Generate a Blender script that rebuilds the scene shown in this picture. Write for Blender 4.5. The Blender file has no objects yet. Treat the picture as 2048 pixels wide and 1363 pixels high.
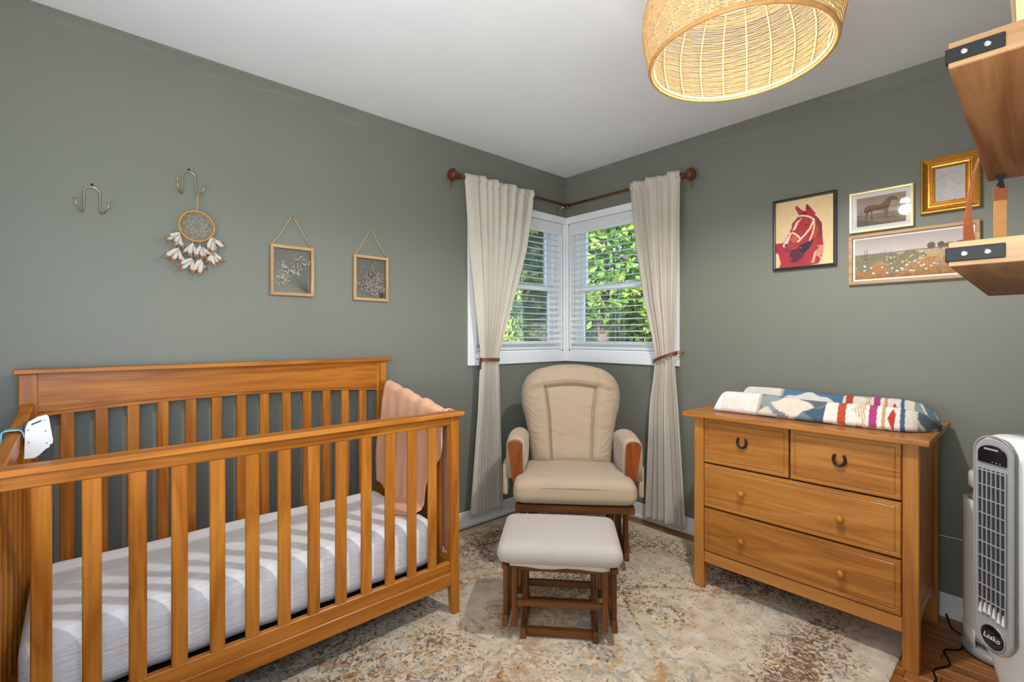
import bpy, bmesh, math, random
import numpy as np
from mathutils import Vector, Matrix

random.seed(7)
rng = np.random.default_rng(7)
PI = math.pi
scene = bpy.context.scene
COL = scene.collection

# ------------------------------------------------------------------ camera
CAM = (-2.8133, -2.4780, 1.2161)
cd = bpy.data.cameras.new('camera')
cd.sensor_fit = 'HORIZONTAL'
cd.sensor_width = 36.0
cd.lens = 962.0 / 2048.0 * 36.0
cd.shift_y = -9.5 / 2048.0
cd.clip_start = 0.02
cd.clip_end = 200
cam = bpy.data.objects.new('camera', cd)
COL.objects.link(cam)
cam.location = CAM
cam.rotation_euler = (PI / 2, 0, math.radians(47.75) - PI / 2)
scene.camera = cam

# ------------------------------------------------------------------ world, sun, lights, exposure
w = bpy.data.worlds.new('sky'); scene.world = w
w.use_nodes = True
wn = w.node_tree
bg = wn.nodes['Background']
sky = wn.nodes.new('ShaderNodeTexSky')
sky.sky_type = 'HOSEK_WILKIE'
sky.turbidity = 3.0
sky.ground_albedo = 0.3
sky.sun_direction = Vector((-0.80, -0.12, 0.62)).normalized()
wn.links.new(sky.outputs[0], bg.inputs[0])
bg.inputs[1].default_value = 22.0

sun = bpy.data.lights.new('sun', 'SUN')
sun.energy = 15.0; sun.angle = 0.02; sun.color = (1, .93, .8)
so = bpy.data.objects.new('sun', sun); COL.objects.link(so)
so.rotation_euler = Vector((-0.80, -0.12, 0.62)).to_track_quat('Z', 'Y').to_euler()

def area(name, loc, direction, sx, sy, power, col=(1, 1, 1), spread=PI):
    l = bpy.data.lights.new(name, 'AREA'); l.shape = 'RECTANGLE'
    l.size = sx; l.size_y = sy; l.energy = power; l.color = col; l.spread = spread
    o = bpy.data.objects.new(name, l); COL.objects.link(o); o.location = loc
    o.rotation_euler = Vector(direction).to_track_quat('-Z', 'Z').to_euler()
    return o
# added fill lights, unseen behind the camera, in the made-up window and doorway
area('window_daylight', (-2.66, -2.60, 1.55), (.60, 1, 0.65), 0.98, 1.02, 21, (.90, .97, 1.0))
area('hall_daylight', (-3.30, -1.85, 1.15), (1, 0.10, 1.0), 1.0, 1.9, 40, (.90, .97, 1.0))

scene.view_settings.view_transform = 'Standard'
scene.view_settings.look = 'None'
scene.view_settings.gamma = 1.0
scene.view_settings.use_curve_mapping = False
scene.view_settings.exposure = 0.20
scene.cycles.use_denoising = True
scene.cycles.max_bounces = 10
scene.cycles.diffuse_bounces = 6
scene.cycles.transparent_max_bounces = 24
scene.cycles.sample_clamp_indirect = 6.0

# ------------------------------------------------------------------ colour and materials
def lin(c):
    c = c / 255.0
    return c / 12.92 if c <= .04045 else ((c + .055) / 1.055) ** 2.4
def S(r, g, b): return (lin(r), lin(g), lin(b), 1.0)

def new_mat(name):
    m = bpy.data.materials.new(name); m.use_nodes = True
    nt = m.node_tree
    return m, nt, nt.nodes['Principled BSDF']
def N(nt, t, **kw):
    n = nt.nodes.new(t)
    for k, v in kw.items():
        if hasattr(n, k): setattr(n, k, v)
        else: n.inputs[k.replace('_', ' ')].default_value = v
    return n
def ramp(nt, src, stops):
    r = nt.nodes.new('ShaderNodeValToRGB')
    e = r.color_ramp.elements
    while len(e) < len(stops): e.new(.5)
    for i, (p, c) in enumerate(stops): e[i].position = p; e[i].color = c
    nt.links.new(src, r.inputs[0]); return r
def bump(nt, b, src, strength, dist=.01):
    n = nt.nodes.new('ShaderNodeBump'); n.inputs['Strength'].default_value = strength
    n.inputs['Distance'].default_value = dist
    nt.links.new(src, n.inputs['Height']); nt.links.new(n.outputs[0], b.inputs['Normal']); return n

def plain(name, col, rough=.5, var=.06, scale=30, bmp=0.0, metal=0.0, bdist=.004, spec=.5, coat=0.0):
    m, nt, b = new_mat(name)
    tc = N(nt, 'ShaderNodeTexCoord')
    no = N(nt, 'ShaderNodeTexNoise', Scale=scale, Detail=3.0)
    nt.links.new(tc.outputs['Object'], no.inputs['Vector'])
    c0 = tuple(max(0, x * (1 - var)) for x in col[:3]) + (1,)
    c1 = tuple(min(1, x * (1 + var)) for x in col[:3]) + (1,)
    r = ramp(nt, no.outputs[0], [(.3, c0), (.7, c1)])
    nt.links.new(r.outputs[0], b.inputs['Base Color'])
    b.inputs['Roughness'].default_value = rough
    b.inputs['Metallic'].default_value = metal
    b.inputs['Specular IOR Level'].default_value = spec
    b.inputs['Coat Weight'].default_value = coat
    if bmp: bump(nt, b, no.outputs[0], bmp, bdist)
    return m

def wood(name, dark, mid, light, axis, rough=.38, sc=1.0, fig=.35, coat=.15):
    m, nt, b = new_mat(name)
    tc = N(nt, 'ShaderNodeTexCoord'); oi = N(nt, 'ShaderNodeObjectInfo')
    add = N(nt, 'ShaderNodeVectorMath', operation='MULTIPLY_ADD')
    comb = N(nt, 'ShaderNodeCombineXYZ')
    for i in range(3): nt.links.new(oi.outputs['Random'], comb.inputs[i])
    nt.links.new(comb.outputs[0], add.inputs[0]); add.inputs[1].default_value = (7.3, 4.1, 9.7)
    nt.links.new(tc.outputs['Object'], add.inputs[2])
    mp = N(nt, 'ShaderNodeMapping')
    s = [9 * sc] * 3; s['xyz'.index(axis)] = .9 * sc
    mp.inputs['Scale'].default_value = s
    nt.links.new(add.outputs[0], mp.inputs[0])
    n1 = N(nt, 'ShaderNodeTexNoise', Scale=1.3, Detail=3.0, Distortion=.8)
    nt.links.new(mp.outputs[0], n1.inputs['Vector'])
    mp2 = N(nt, 'ShaderNodeMapping'); s2 = [120 * sc] * 3; s2['xyz'.index(axis)] = 3 * sc
    mp2.inputs['Scale'].default_value = s2
    nt.links.new(add.outputs[0], mp2.inputs[0])
    n2 = N(nt, 'ShaderNodeTexNoise', Scale=1.0, Detail=3.0)
    nt.links.new(mp2.outputs[0], n2.inputs['Vector'])
    wv = N(nt, 'ShaderNodeMath', operation='MULTIPLY'); wv.inputs[1].default_value = 7.0
    nt.links.new(n1.outputs[0], wv.inputs[0])
    fr = N(nt, 'ShaderNodeMath', operation='PINGPONG'); fr.inputs[1].default_value = 1.0
    nt.links.new(wv.outputs[0], fr.inputs[0])
    mx = N(nt, 'ShaderNodeMath', operation='MULTIPLY'); mx.inputs[1].default_value = fig
    nt.links.new(fr.outputs[0], mx.inputs[0])
    m2 = N(nt, 'ShaderNodeMath', operation='MULTIPLY_ADD'); m2.inputs[1].default_value = .55
    nt.links.new(n2.outputs[0], m2.inputs[0]); nt.links.new(mx.outputs[0], m2.inputs[2])
    rd = N(nt, 'ShaderNodeMath', operation='MULTIPLY_ADD'); rd.inputs[1].default_value = .16
    nt.links.new(oi.outputs['Random'], rd.inputs[0]); nt.links.new(m2.outputs[0], rd.inputs[2])
    r = ramp(nt, rd.outputs[0], [(.22, dark), (.5, mid), (.82, light)])
    nt.links.new(r.outputs[0], b.inputs['Base Color'])
    b.inputs['Roughness'].default_value = rough
    b.inputs['Specular IOR Level'].default_value = .3
    b.inputs['Coat Weight'].default_value = coat * .4
    b.inputs['Coat Roughness'].default_value = .25
    bump(nt, b, n2.outputs[0], .12, .001)
    return m

def fabric(name, col, var=.08, wscale=420, rough=.95, bmp=.35, big=6, trans=0.0):
    m, nt, b = new_mat(name)
    tc = N(nt, 'ShaderNodeTexCoord')
    n1 = N(nt, 'ShaderNodeTexNoise', Scale=big, Detail=4.0)
    n2 = N(nt, 'ShaderNodeTexNoise', Scale=wscale, Detail=2.0)
    for n in (n1, n2): nt.links.new(tc.outputs['Object'], n.inputs['Vector'])
    ad = N(nt, 'ShaderNodeMath', operation='MULTIPLY_ADD'); ad.inputs[1].default_value = .5
    nt.links.new(n2.outputs[0], ad.inputs[0])
    hf = N(nt, 'ShaderNodeMath', operation='MULTIPLY'); hf.inputs[1].default_value = .5
    nt.links.new(n1.outputs[0], hf.inputs[0]); nt.links.new(hf.outputs[0], ad.inputs[2])
    c0 = tuple(x * (1 - var) for x in col[:3]) + (1,); c1 = tuple(min(1, x * (1 + var)) for x in col[:3]) + (1,)
    r = ramp(nt, ad.outputs[0], [(.3, c0), (.7, c1)])
    nt.links.new(r.outputs[0], b.inputs['Base Color'])
    b.inputs['Roughness'].default_value = rough
    b.inputs['Specular IOR Level'].default_value = .2
    b.inputs['Sheen Weight'].default_value = .25
    bump(nt, b, n2.outputs[0], bmp, .0015)
    if trans:
        out = nt.nodes['Material Output']
        tr = N(nt, 'ShaderNodeBsdfTranslucent'); nt.links.new(r.outputs[0], tr.inputs[0])
        mix = N(nt, 'ShaderNodeMixShader'); mix.inputs[0].default_value = trans
        nt.links.new(b.outputs[0], mix.inputs[1]); nt.links.new(tr.outputs[0], mix.inputs[2])
        nt.links.new(mix.outputs[0], out.inputs[0])
    return m

def vcol(name, rough=.8, spec=.3, bmp=.2, scale=300, coat=0.0):
    m, nt, b = new_mat(name)
    at = N(nt, 'ShaderNodeAttribute', attribute_name='Col')
    nt.links.new(at.outputs['Color'], b.inputs['Base Color'])
    b.inputs['Roughness'].default_value = rough
    b.inputs['Specular IOR Level'].default_value = spec
    b.inputs['Coat Weight'].default_value = coat
    tc = N(nt, 'ShaderNodeTexCoord')
    no = N(nt, 'ShaderNodeTexNoise', Scale=scale, Detail=2.0)
    nt.links.new(tc.outputs['Object'], no.inputs['Vector'])
    if bmp: bump(nt, b, no.outputs[0], bmp, .001)
    return m

def glassy(name, refl=.08, tint=(1, 1, 1, 1), rough=.02):
    m, nt, b = new_mat(name)
    out = nt.nodes['Material Output']
    tr = N(nt, 'ShaderNodeBsdfTransparent'); tr.inputs[0].default_value = tint
    gl = N(nt, 'ShaderNodeBsdfGlossy'); gl.inputs['Roughness'].default_value = rough
    fr = N(nt, 'ShaderNodeFresnel'); fr.inputs[0].default_value = 1.45
    ad = N(nt, 'ShaderNodeMath', operation='MULTIPLY_ADD'); ad.inputs[1].default_value = .9; ad.inputs[2].default_value = refl * .3
    nt.links.new(fr.outputs[0], ad.inputs[0])
    mix = N(nt, 'ShaderNodeMixShader')
    nt.links.new(ad.outputs[0], mix.inputs[0])
    nt.links.new(tr.outputs[0], mix.inputs[1]); nt.links.new(gl.outputs[0], mix.inputs[2])
    nt.links.new(mix.outputs[0], out.inputs[0])
    return m

def wall_paint(name, col, rough=.5):
    m, nt, b = new_mat(name)
    tc = N(nt, 'ShaderNodeTexCoord')
    n1 = N(nt, 'ShaderNodeTexNoise', Scale=1.1, Detail=2.0)
    n2 = N(nt, 'ShaderNodeTexNoise', Scale=110, Detail=3.0)
    mp = N(nt, 'ShaderNodeMapping'); mp.inputs['Scale'].default_value = (2.2, 2.2, 26)
    nt.links.new(tc.outputs['Object'], mp.inputs[0])
    n3 = N(nt, 'ShaderNodeTexNoise', Scale=1.0, Detail=4.0, Distortion=1.0)
    nt.links.new(mp.outputs[0], n3.inputs['Vector'])
    for n in (n1, n2): nt.links.new(tc.outputs['Object'], n.inputs['Vector'])
    c0 = tuple(x * .95 for x in col[:3]) + (1,); c1 = tuple(x * 1.05 for x in col[:3]) + (1,)
    r = ramp(nt, n1.outputs[0], [(.3, c0), (.7, c1)])
    # faint cut-in roller strokes close to the ceiling
    sx = N(nt, 'ShaderNodeSeparateXYZ'); nt.links.new(tc.outputs['Object'], sx.inputs[0])
    band = ramp(nt, sx.outputs[2], [(2.30, (0, 0, 0, 1)), (2.31, (1, 1, 1, 1))])
    mr = N(nt, 'ShaderNodeMapRange'); mr.inputs['From Min'].default_value = 2.30; mr.inputs['From Max'].default_value = 2.34
    nt.links.new(sx.outputs[2], mr.inputs['Value'])
    nt.nodes.remove(band)
    st = ramp(nt, n3.outputs[0], [(.52, (0, 0, 0, 1)), (.66, (1, 1, 1, 1))])
    ml = N(nt, 'ShaderNodeMath', operation='MULTIPLY'); nt.links.new(mr.outputs[0], ml.inputs[0]); nt.links.new(st.outputs[0], ml.inputs[1])
    sc = N(nt, 'ShaderNodeMath', operation='MULTIPLY'); nt.links.new(ml.outputs[0], sc.inputs[0]); sc.inputs[1].default_value = .22
    mx = N(nt, 'ShaderNodeMixRGB'); nt.links.new(sc.outputs[0], mx.inputs[0]); nt.links.new(r.outputs[0], mx.inputs[1])
    mx.inputs[2].default_value = tuple(min(1, x * 1.7) for x in col[:3]) + (1,)
    nt.links.new(mx.outputs[0], b.inputs['Base Color'])
    b.inputs['Roughness'].default_value = rough
    b.inputs['Specular IOR Level'].default_value = .35
    bump(nt, b, n2.outputs[0], .16, .002)
    return m

M = {}
M['wall'] = wall_paint('sage_wall_paint', S(120, 121, 111))
M['ceiling'] = plain('white_ceiling_paint', S(238, 239, 242), .9, .02, 3, .1)
M['trim'] = plain('white_gloss_trim', S(236, 237, 238), .35, .015, 8)
M['blind'] = plain('white_blind_slat', S(240, 241, 242), .4, .01, 10)
_nt = M['blind'].node_tree; _tr = N(_nt, 'ShaderNodeBsdfTranslucent'); _tr.inputs[0].default_value = S(240, 241, 242)
_mx = N(_nt, 'ShaderNodeMixShader'); _mx.inputs[0].default_value = .15
_nt.links.new(_nt.nodes['Principled BSDF'].outputs[0], _mx.inputs[1]); _nt.links.new(_tr.outputs[0], _mx.inputs[2]); _nt.links.new(_mx.outputs[0], _nt.nodes['Material Output'].inputs[0])
WD, WM, WL = S(136, 76, 20), S(166, 98, 30), S(190, 122, 46)
for a in 'xyz': M['crib_' + a] = wood('honey_pine_' + a, WD, WM, WL, a, .36)
DD, DM, DL = S(142, 86, 34), S(170, 110, 48), S(190, 132, 66)
for a in 'xyz': M['dress_' + a] = wood('dresser_pine_' + a, DD, DM, DL, a, .36, .9, .3)
for a in 'xyz': M['glider_' + a] = wood('glider_brown_' + a, S(74, 42, 20), S(100, 58, 28), S(126, 78, 42), a, .32, 1.2, .3, .3)
M['arm_wood'] = wood('glider_arm_wood', S(92, 42, 14), S(122, 60, 22), S(142, 76, 32), 'z', .3, 1.2, .3, .3)
M['floor_y'] = wood('oak_floor', S(112, 66, 28), S(148, 94, 44), S(176, 120, 62), 'y', .35, 1.0, .3, .3)
for a in 'xyz': M['oak_' + a] = wood('pale_oak_' + a, S(160, 122, 82), S(186, 150, 108), S(206, 174, 134), a, .55, 1.2, .3, .02)
M['shelf_edge'] = wood('shelf_edge_oak', S(104, 72, 42), S(130, 96, 62), S(150, 116, 80), 'y', .5, 1.4, .3, .02)  # lighter copy of the shelf wood, for the lit board ends
M['shelf_x'] = wood('shelf_oak', S(90, 54, 27), S(118, 76, 41), S(138, 96, 58), 'x', .6, 1.3, .45, .0)
M['rodwood'] = wood('rod_walnut', S(66, 32, 18), S(92, 48, 28), S(116, 66, 40), 'z', .35, 2, .3, .3)
M['black'] = plain('black_metal', S(15, 14, 14), .55, .1, 40, spec=.25)
M['iron'] = plain('cast_iron', S(52, 46, 42), .55, .2, 120, .4, .6)
M['chrome'] = plain('brushed_steel', S(200, 200, 202), .3, .05, 80, 0, 1.0)
M['brass'] = plain('antique_brass', S(186, 166, 136), .3, .1, 120, 0, .8)
M['cream'] = fabric('cream_twill', S(178, 157, 133), .06)
M['ecru'] = fabric('ecru_ottoman', S(180, 170, 163), .05)
M['curtain'] = fabric('oatmeal_curtain', S(232, 224, 212), .05, 300, .95, .35, 5, .38)
M['sheet'] = fabric('white_muslin_sheet', S(238, 238, 240), .02, 160, .95, .2)
M['peach'] = fabric('peach_muslin', S(226, 170, 136), .07, 260, .95, .5)
M['leather'] = plain('brown_leather', S(104, 52, 30), .45, .15, 60, .2)
M['tan_leather'] = plain('tan_leather', S(206, 146, 76), .5, .1, 40, .15)
M['rust_leather'] = plain('rust_leather', S(150, 78, 34), .5, .1, 40, .15)
M['rattan'] = plain('rattan', S(214, 176, 122), .6, .14, 60, .2)
M['rattan_rib'] = plain('rattan_rib', S(228, 204, 158), .6, .08, 60)
M['rattan_rim'] = plain('rattan_rim', S(196, 144, 82), .6, .14, 60)
M['plastic'] = plain('white_plastic', S(232, 232, 232), .35, .01, 20)
M['plastic2'] = plain('ivory_plastic', S(224, 221, 214), .4, .01, 20)
M['silver'] = plain('silver_plastic', S(176, 178, 182), .35, .03, 40, 0, .35)
M['dark'] = plain('dark_grey_plastic', S(44, 44, 48), .5, .1, 40)
M['gloss_black'] = plain('glossy_black_plastic', S(18, 20, 26), .08, .05, 30)
M['grey'] = plain('warm_grey_plastic', S(150, 146, 140), .5, .04, 40)
M['pane'] = glassy('window_glass', .05)
M['pict_glass'] = glassy('picture_glass', .12)
M['gold'] = plain('gilt_gold', S(206, 152, 66), .32, .14, 60, .15, .75)
M['gold_dark'] = plain('gilt_gold_dark', S(150, 98, 34), .4, .2, 80, .3, .6)
M['pale_gold'] = plain('pale_gold_frame', S(228, 208, 158), .35, .05, 40, 0, .35)
M['blackframe'] = plain('black_brown_frame', S(40, 34, 32), .4, .15, 50)
M['mat_white'] = plain('white_mount_board', S(228, 224, 222), .85, .01, 30)
M['rope'] = plain('jute_rope', S(196, 160, 118), .9, .15, 200, .5)
M['ring'] = plain('suede_ring', S(190, 136, 62), .8, .12, 90, .3)
M['thread'] = plain('web_thread', S(206, 178, 150), .8, .1, 60)
M['feather'] = plain('white_feather', S(206, 196, 184), .9, .05, 60)
M['feather_tip'] = plain('brown_feather_tip', S(170, 124, 84), .9, .15, 60)
M['bead'] = plain('silver_bead', S(190, 190, 194), .25, .1, 60, 0, .9)
M['stem'] = plain('dried_stem', S(86, 80, 66), .9, .15, 60)
M['bloom'] = plain('dried_bloom', S(206, 190, 172), .9, .15, 90)
M['bloom2'] = plain('dried_bloom_mauve', S(176, 158, 150), .9, .2, 90)
M['blue'] = plain('navy_plastic', S(44, 62, 96), .5, .05, 30)
M['lblue'] = plain('light_blue_strap', S(136, 190, 212), .6, .05, 30)
M['pcol'] = vcol('printed_art', .75, .3, .15, 200)
M['padcol'] = vcol('printed_cotton', .95, .15, .4, 350)
M['bulb'] = None
M['bark'] = plain('bark', S(82, 66, 52), .9, .2, 20, .5)
M['grass'] = plain('lawn', S(70, 96, 40), .95, .3, 4)
M['siding'] = plain('blue_grey_siding', S(116, 138, 156), .8, .08, 6)
M['roof'] = plain('slate_roof', S(94, 104, 112), .85, .12, 8)

# ------------------------------------------------------------------ object helpers
POS = {}
def mk(name, bm, mat, parent=None, loc=(0, 0, 0), smooth=False, rot=None):
    """bm (bmesh or mesh) in coordinates relative to loc; loc in the frame of the thing."""
    if isinstance(bm, bmesh.types.BMesh):
        me = bpy.data.meshes.new(name)
        bmesh.ops.recalc_face_normals(bm, faces=bm.faces)
        bm.to_mesh(me); bm.free()
    else: me = bm
    if mat is not None and not me.materials:
        for m in (mat if isinstance(mat, (list, tuple)) else [mat]): me.materials.append(m)
    if smooth: me.polygons.foreach_set('use_smooth', [True] * len(me.polygons))
    o = bpy.data.objects.new(name, me); COL.objects.link(o)
    loc = Vector(loc)
    if parent is not None:
        o.parent = parent; o.location = loc - POS[parent.name]
    else: o.location = loc
    POS[o.name] = loc
    if rot: o.rotation_euler = rot
    return o
def thing(name, label, cat, loc=(0, 0, 0), rotz=0.0, group=None, local=False):
    o = bpy.data.objects.new(name, None); COL.objects.link(o)
    o.empty_display_size = .05
    o.location = loc; o.rotation_euler = (0, 0, rotz)
    POS[o.name] = Vector((0, 0, 0)) if local else Vector(loc)
    return tag(o, label, cat, group)
def tag(o, label, cat, group=None, kind=None):
    o['label'] = label; o['category'] = cat
    if group: o['group'] = group
    if kind: o['kind'] = kind
    return o
def struct(o): o['kind'] = 'structure'; return o

def rbox_bm(sx, sy, sz, bev=.003, seg=1):
    bm = bmesh.new(); bmesh.ops.create_cube(bm, size=1)
    for v in bm.verts: v.co = Vector((v.co.x * sx, v.co.y * sy, v.co.z * sz))
    b = min(bev, .45 * min(sx, sy, sz))
    if b > 0: bmesh.ops.bevel(bm, geom=list(bm.edges), offset=b, segments=seg, affect='EDGES', profile=.7)
    return bm
def bx(parent, name, x0, x1, y0, y1, z0, z1, mat, bev=.003, seg=1, smooth=False):
    bm = rbox_bm(abs(x1 - x0), abs(y1 - y0), abs(z1 - z0), bev, seg)
    return mk(name, bm, mat, parent, ((x0 + x1) / 2, (y0 + y1) / 2, (z0 + z1) / 2), smooth)
def add_box(bm, x0, x1, y0, y1, z0, z1):
    vs = [bm.verts.new((x, y, z)) for x in (x0, x1) for y in (y0, y1) for z in (z0, z1)]
    for f in ((0, 1, 3, 2), (4, 6, 7, 5), (0, 4, 5, 1), (2, 3, 7, 6), (0, 2, 6, 4), (1, 5, 7, 3)):
        bm.faces.new([vs[i] for i in f])
def prism_bm(outline, axis, a, b, bev=0.0, bm=None):
    bm = bm or bmesh.new()
    f3 = {'y': lambda u, v, t: (u, t, v), 'x': lambda u, v, t: (t, u, v), 'z': lambda u, v, t: (u, v, t)}[axis]
    A = [bm.verts.new(f3(u, v, a)) for u, v in outline]; Bv = [bm.verts.new(f3(u, v, b)) for u, v in outline]
    f1 = bm.faces.new(A); f2 = bm.faces.new(Bv[::-1]); n = len(outline)
    for i in range(n): bm.faces.new([A[i], Bv[i], Bv[(i + 1) % n], A[(i + 1) % n]])
    bmesh.ops.recalc_face_normals(bm, faces=bm.faces)
    if bev:
        es = list(set(list(f1.edges) + list(f2.edges)))
        bmesh.ops.bevel(bm, geom=es, offset=bev, segments=2, affect='EDGES', profile=.7)
    return bm
def tube_bm(pts, r, n=8, closed=False, bm=None, flat=1.0):
    bm = bm or bmesh.new()
    P = [Vector(p) for p in pts]; k = len(P)
    rs = r if isinstance(r, (list, tuple)) else [r] * k
    up = None; rings = []
    for i in range(k):
        if closed: t = (P[(i + 1) % k] - P[i - 1])
        else: t = P[min(i + 1, k - 1)] - P[max(i - 1, 0)]
        t = t.normalized() if t.length > 1e-9 else Vector((0, 0, 1))
        if up is None:
            up = Vector((0, 0, 1)) if abs(t.z) < .9 else Vector((1, 0, 0))
        s = t.cross(up)
        if s.length < 1e-6: s = t.orthogonal()
        s.normalize(); up = s.cross(t).normalized()
        rings.append([bm.verts.new(P[i] + rs[i] * (math.cos(2 * PI * j / n) * s + flat * math.sin(2 * PI * j / n) * up)) for j in range(n)])
    m = k if closed else k - 1
    for i in range(m):
        a, b = rings[i], rings[(i + 1) % k]
        for j in range(n): bm.faces.new([a[j], a[(j + 1) % n], b[(j + 1) % n], b[j]])
    if not closed: bm.faces.new(rings[0][::-1]); bm.faces.new(rings[-1])
    return bm
def lathe_bm(prof, n=24, bm=None, cx=0, cy=0, cz=0, axis='z'):
    bm = bm or bmesh.new(); rings = []
    f = {'z': lambda r, a, h: (cx + r * math.cos(a), cy + r * math.sin(a), cz + h),
         'x': lambda r, a, h: (cx + h, cy + r * math.cos(a), cz + r * math.sin(a)),
         'y': lambda r, a, h: (cx + r * math.cos(a), cy + h, cz + r * math.sin(a))}[axis]
    for r, h in prof: rings.append([bm.verts.new(f(max(r, 1e-5), 2 * PI * j / n, h)) for j in range(n)])
    for i in range(len(prof) - 1):
        for j in range(n): bm.faces.new([rings[i][j], rings[i][(j + 1) % n], rings[i + 1][(j + 1) % n], rings[i + 1][j]])
    bm.faces.new(rings[0][::-1]); bm.faces.new(rings[-1])
    return bm
def strip_bm(pts, wid, thick, bm=None):
    """flat band along pts; wid = list of width vectors (full width)"""
    bm = bm or bmesh.new(); P = [Vector(p) for p in pts]; k = len(P); rings = []
    W = [Vector(q) for q in wid] if isinstance(wid, list) else [Vector(wid)] * k
    for i in range(k):
        t = (P[min(i + 1, k - 1)] - P[max(i - 1, 0)]).normalized()
        nrm = t.cross(W[i]).normalized() * thick / 2; h = W[i] / 2
        rings.append([bm.verts.new(P[i] + q) for q in (h + nrm, -h + nrm, -h - nrm, h - nrm)])
    for i in range(k - 1):
        for j in range(4): bm.faces.new([rings[i][j], rings[i][(j + 1) % 4], rings[i + 1][(j + 1) % 4], rings[i + 1][j]])
    bm.faces.new(rings[0][::-1]); bm.faces.new(rings[-1]); return bm
def cushion_bm(sx, sy, sz, r, seg=14, puff=0.0, fn=None):
    """rounded box, corner radius r, optional crown on top; fn(x,y,z)->(x,y,z)"""
    bm = bmesh.new(); bmesh.ops.create_cube(bm, size=2)
    bmesh.ops.subdivide_edges(bm, edges=list(bm.edges), cuts=seg, use_grid_fill=True)
    h = Vector((sx / 2, sy / 2, sz / 2)); r = min(r, min(h) * .999)
    for v in bm.verts:
        c = [math.sin(q * PI / 2) * .35 + q * .65 for q in v.co]
        p = Vector((c[0] * h.x, c[1] * h.y, c[2] * h.z))
        inner = Vector([max(-(h[i] - r), min(h[i] - r, p[i])) for i in range(3)])
        d = p - inner
        if d.length > 1e-9: p = inner + d.normalized() * r
        if puff:
            k = (1 - (p.x / h.x) ** 2) * (1 - (p.y / h.y) ** 2)
            p.z += puff * max(0, k) ** .6 * (1 if p.z > 0 else -.3)
        if fn: p = Vector(fn(*p))
        v.co = p
    return bm
def grid_mesh(name, X, Y, Z, cols=None, wrap_u=False, matidx=None):
    """X,Y,Z arrays (nv, nu) -> mesh with optional per-vertex colours (nv,nu,3)"""
    nv, nu = X.shape
    co = np.stack([X, Y, Z], -1).reshape(-1, 3)
    idx = np.arange(nv * nu).reshape(nv, nu)
    if wrap_u: nxt = np.roll(idx, -1, 1); a, b, c, d = idx[:-1], nxt[:-1], nxt[1:], idx[1:]
    else: a, b, c, d = idx[:-1, :-1], idx[:-1, 1:], idx[1:, 1:], idx[1:, :-1]
    faces = np.stack([a, b, c, d], -1).reshape(-1, 4)
    me = bpy.data.meshes.new(name)
    me.vertices.add(len(co)); me.vertices.foreach_set('co', co.astype(np.float32).ravel())
    me.loops.add(faces.size); me.loops.foreach_set('vertex_index', faces.astype(np.int32).ravel())
    me.polygons.add(len(faces)); me.polygons.foreach_set('loop_start', np.arange(0, faces.size, 4, dtype=np.int32))
    me.update(calc_edges=True); me.validate()
    if cols is not None:
        ca = me.color_attributes.new('Col', 'FLOAT_COLOR', 'POINT')
        full = np.concatenate([cols.reshape(-1, 3), np.ones((nv * nu, 1))], 1).astype(np.float32)
        ca.data.foreach_set('color', full.ravel())
    return me
def solid(o, t, off=0.0):
    md = o.modifiers.new('thickness', 'SOLIDIFY'); md.thickness = t; md.offset = off
def vnoise(X, Y, seed=0, oct=4):
    """cheap numpy value noise 0..1"""
    out = np.zeros_like(X, dtype=float); amp = 1; tot = 0
    for o in range(oct):
        f = 2 ** o; xi = np.floor(X * f).astype(int); yi = np.floor(Y * f).astype(int)
        fx = X * f - xi; fy = Y * f - yi; fx = fx * fx * (3 - 2 * fx); fy = fy * fy * (3 - 2 * fy)
        def h(a, b):
            n = (a * 374761393 + b * 668265263 + (seed + o) * 1442695041) & 0x7fffffff
            n = ((n ^ (n >> 13)) * 1274126177) & 0x7fffffff
            return ((n ^ (n >> 16)) & 0xffff) / 65535.0
        v = (h(xi, yi) * (1 - fx) + h(xi + 1, yi) * fx) * (1 - fy) + (h(xi, yi + 1) * (1 - fx) + h(xi + 1, yi + 1) * fx) * fy
        out += amp * v; tot += amp; amp *= .5
    return out / tot
def inpoly(X, Y, poly):
    ins = np.zeros(X.shape, bool); n = len(poly)
    for i in range(n):
        x0, y0 = poly[i]; x1, y1 = poly[i - 1]
        c = ((y0 > Y) != (y1 > Y)) & (X < (x1 - x0) * (Y - y0) / ((y1 - y0) or 1e-9) + x0)
        ins ^= c
    return ins
def c3(r, g, b): return np.array([lin(r), lin(g), lin(b)])

# ================================================================== ROOM SHELL
H = 2.44; XB = -3.32; YF = -2.62; TH = .15
O0, O1, OZ0, OZ1 = .035, .885, 1.105, 2.075      # corner window openings, measured along the wall from the corner
fl = struct(mk('floor', (lambda b: (add_box(b, XB - 1.2, TH, YF - TH, TH, -.12, -.02), b)[1])(bmesh.new()), M['floor_y']))
plank_meshes = []
PW = .0572
for L in (.62, .84, 1.05, 1.3):
    plank_meshes.append((L, None))
row = 0; x = XB
cache = {}
while x < -.001:
    wv_ = min(PW, -x)
    y = YF - .3 * random.random()
    while y < 0:
        L = random.choice((.62, .84, 1.05, 1.3))
        y0, y1 = max(y, YF), min(y + L, 0.0)
        if y1 - y0 > .02:
            key = (round(wv_, 3), round(y1 - y0, 2))
            if key not in cache:
                bm = rbox_bm(wv_ - .0012, y1 - y0 - .0012, .02, .0012)
                me = bpy.data.meshes.new('plank'); bm.to_mesh(me); bm.free(); me.materials.append(M['floor_y']); cache[key] = me
            mk('plank', cache[key], None, fl, (x + wv_ / 2, (y0 + y1) / 2, -.01))
        y += L
    x += PW
bm = bmesh.new(); add_box(bm, XB - TH, TH, YF - TH, TH, H, H + .2)
struct(mk('ceiling', bm, M['ceiling']))

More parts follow.
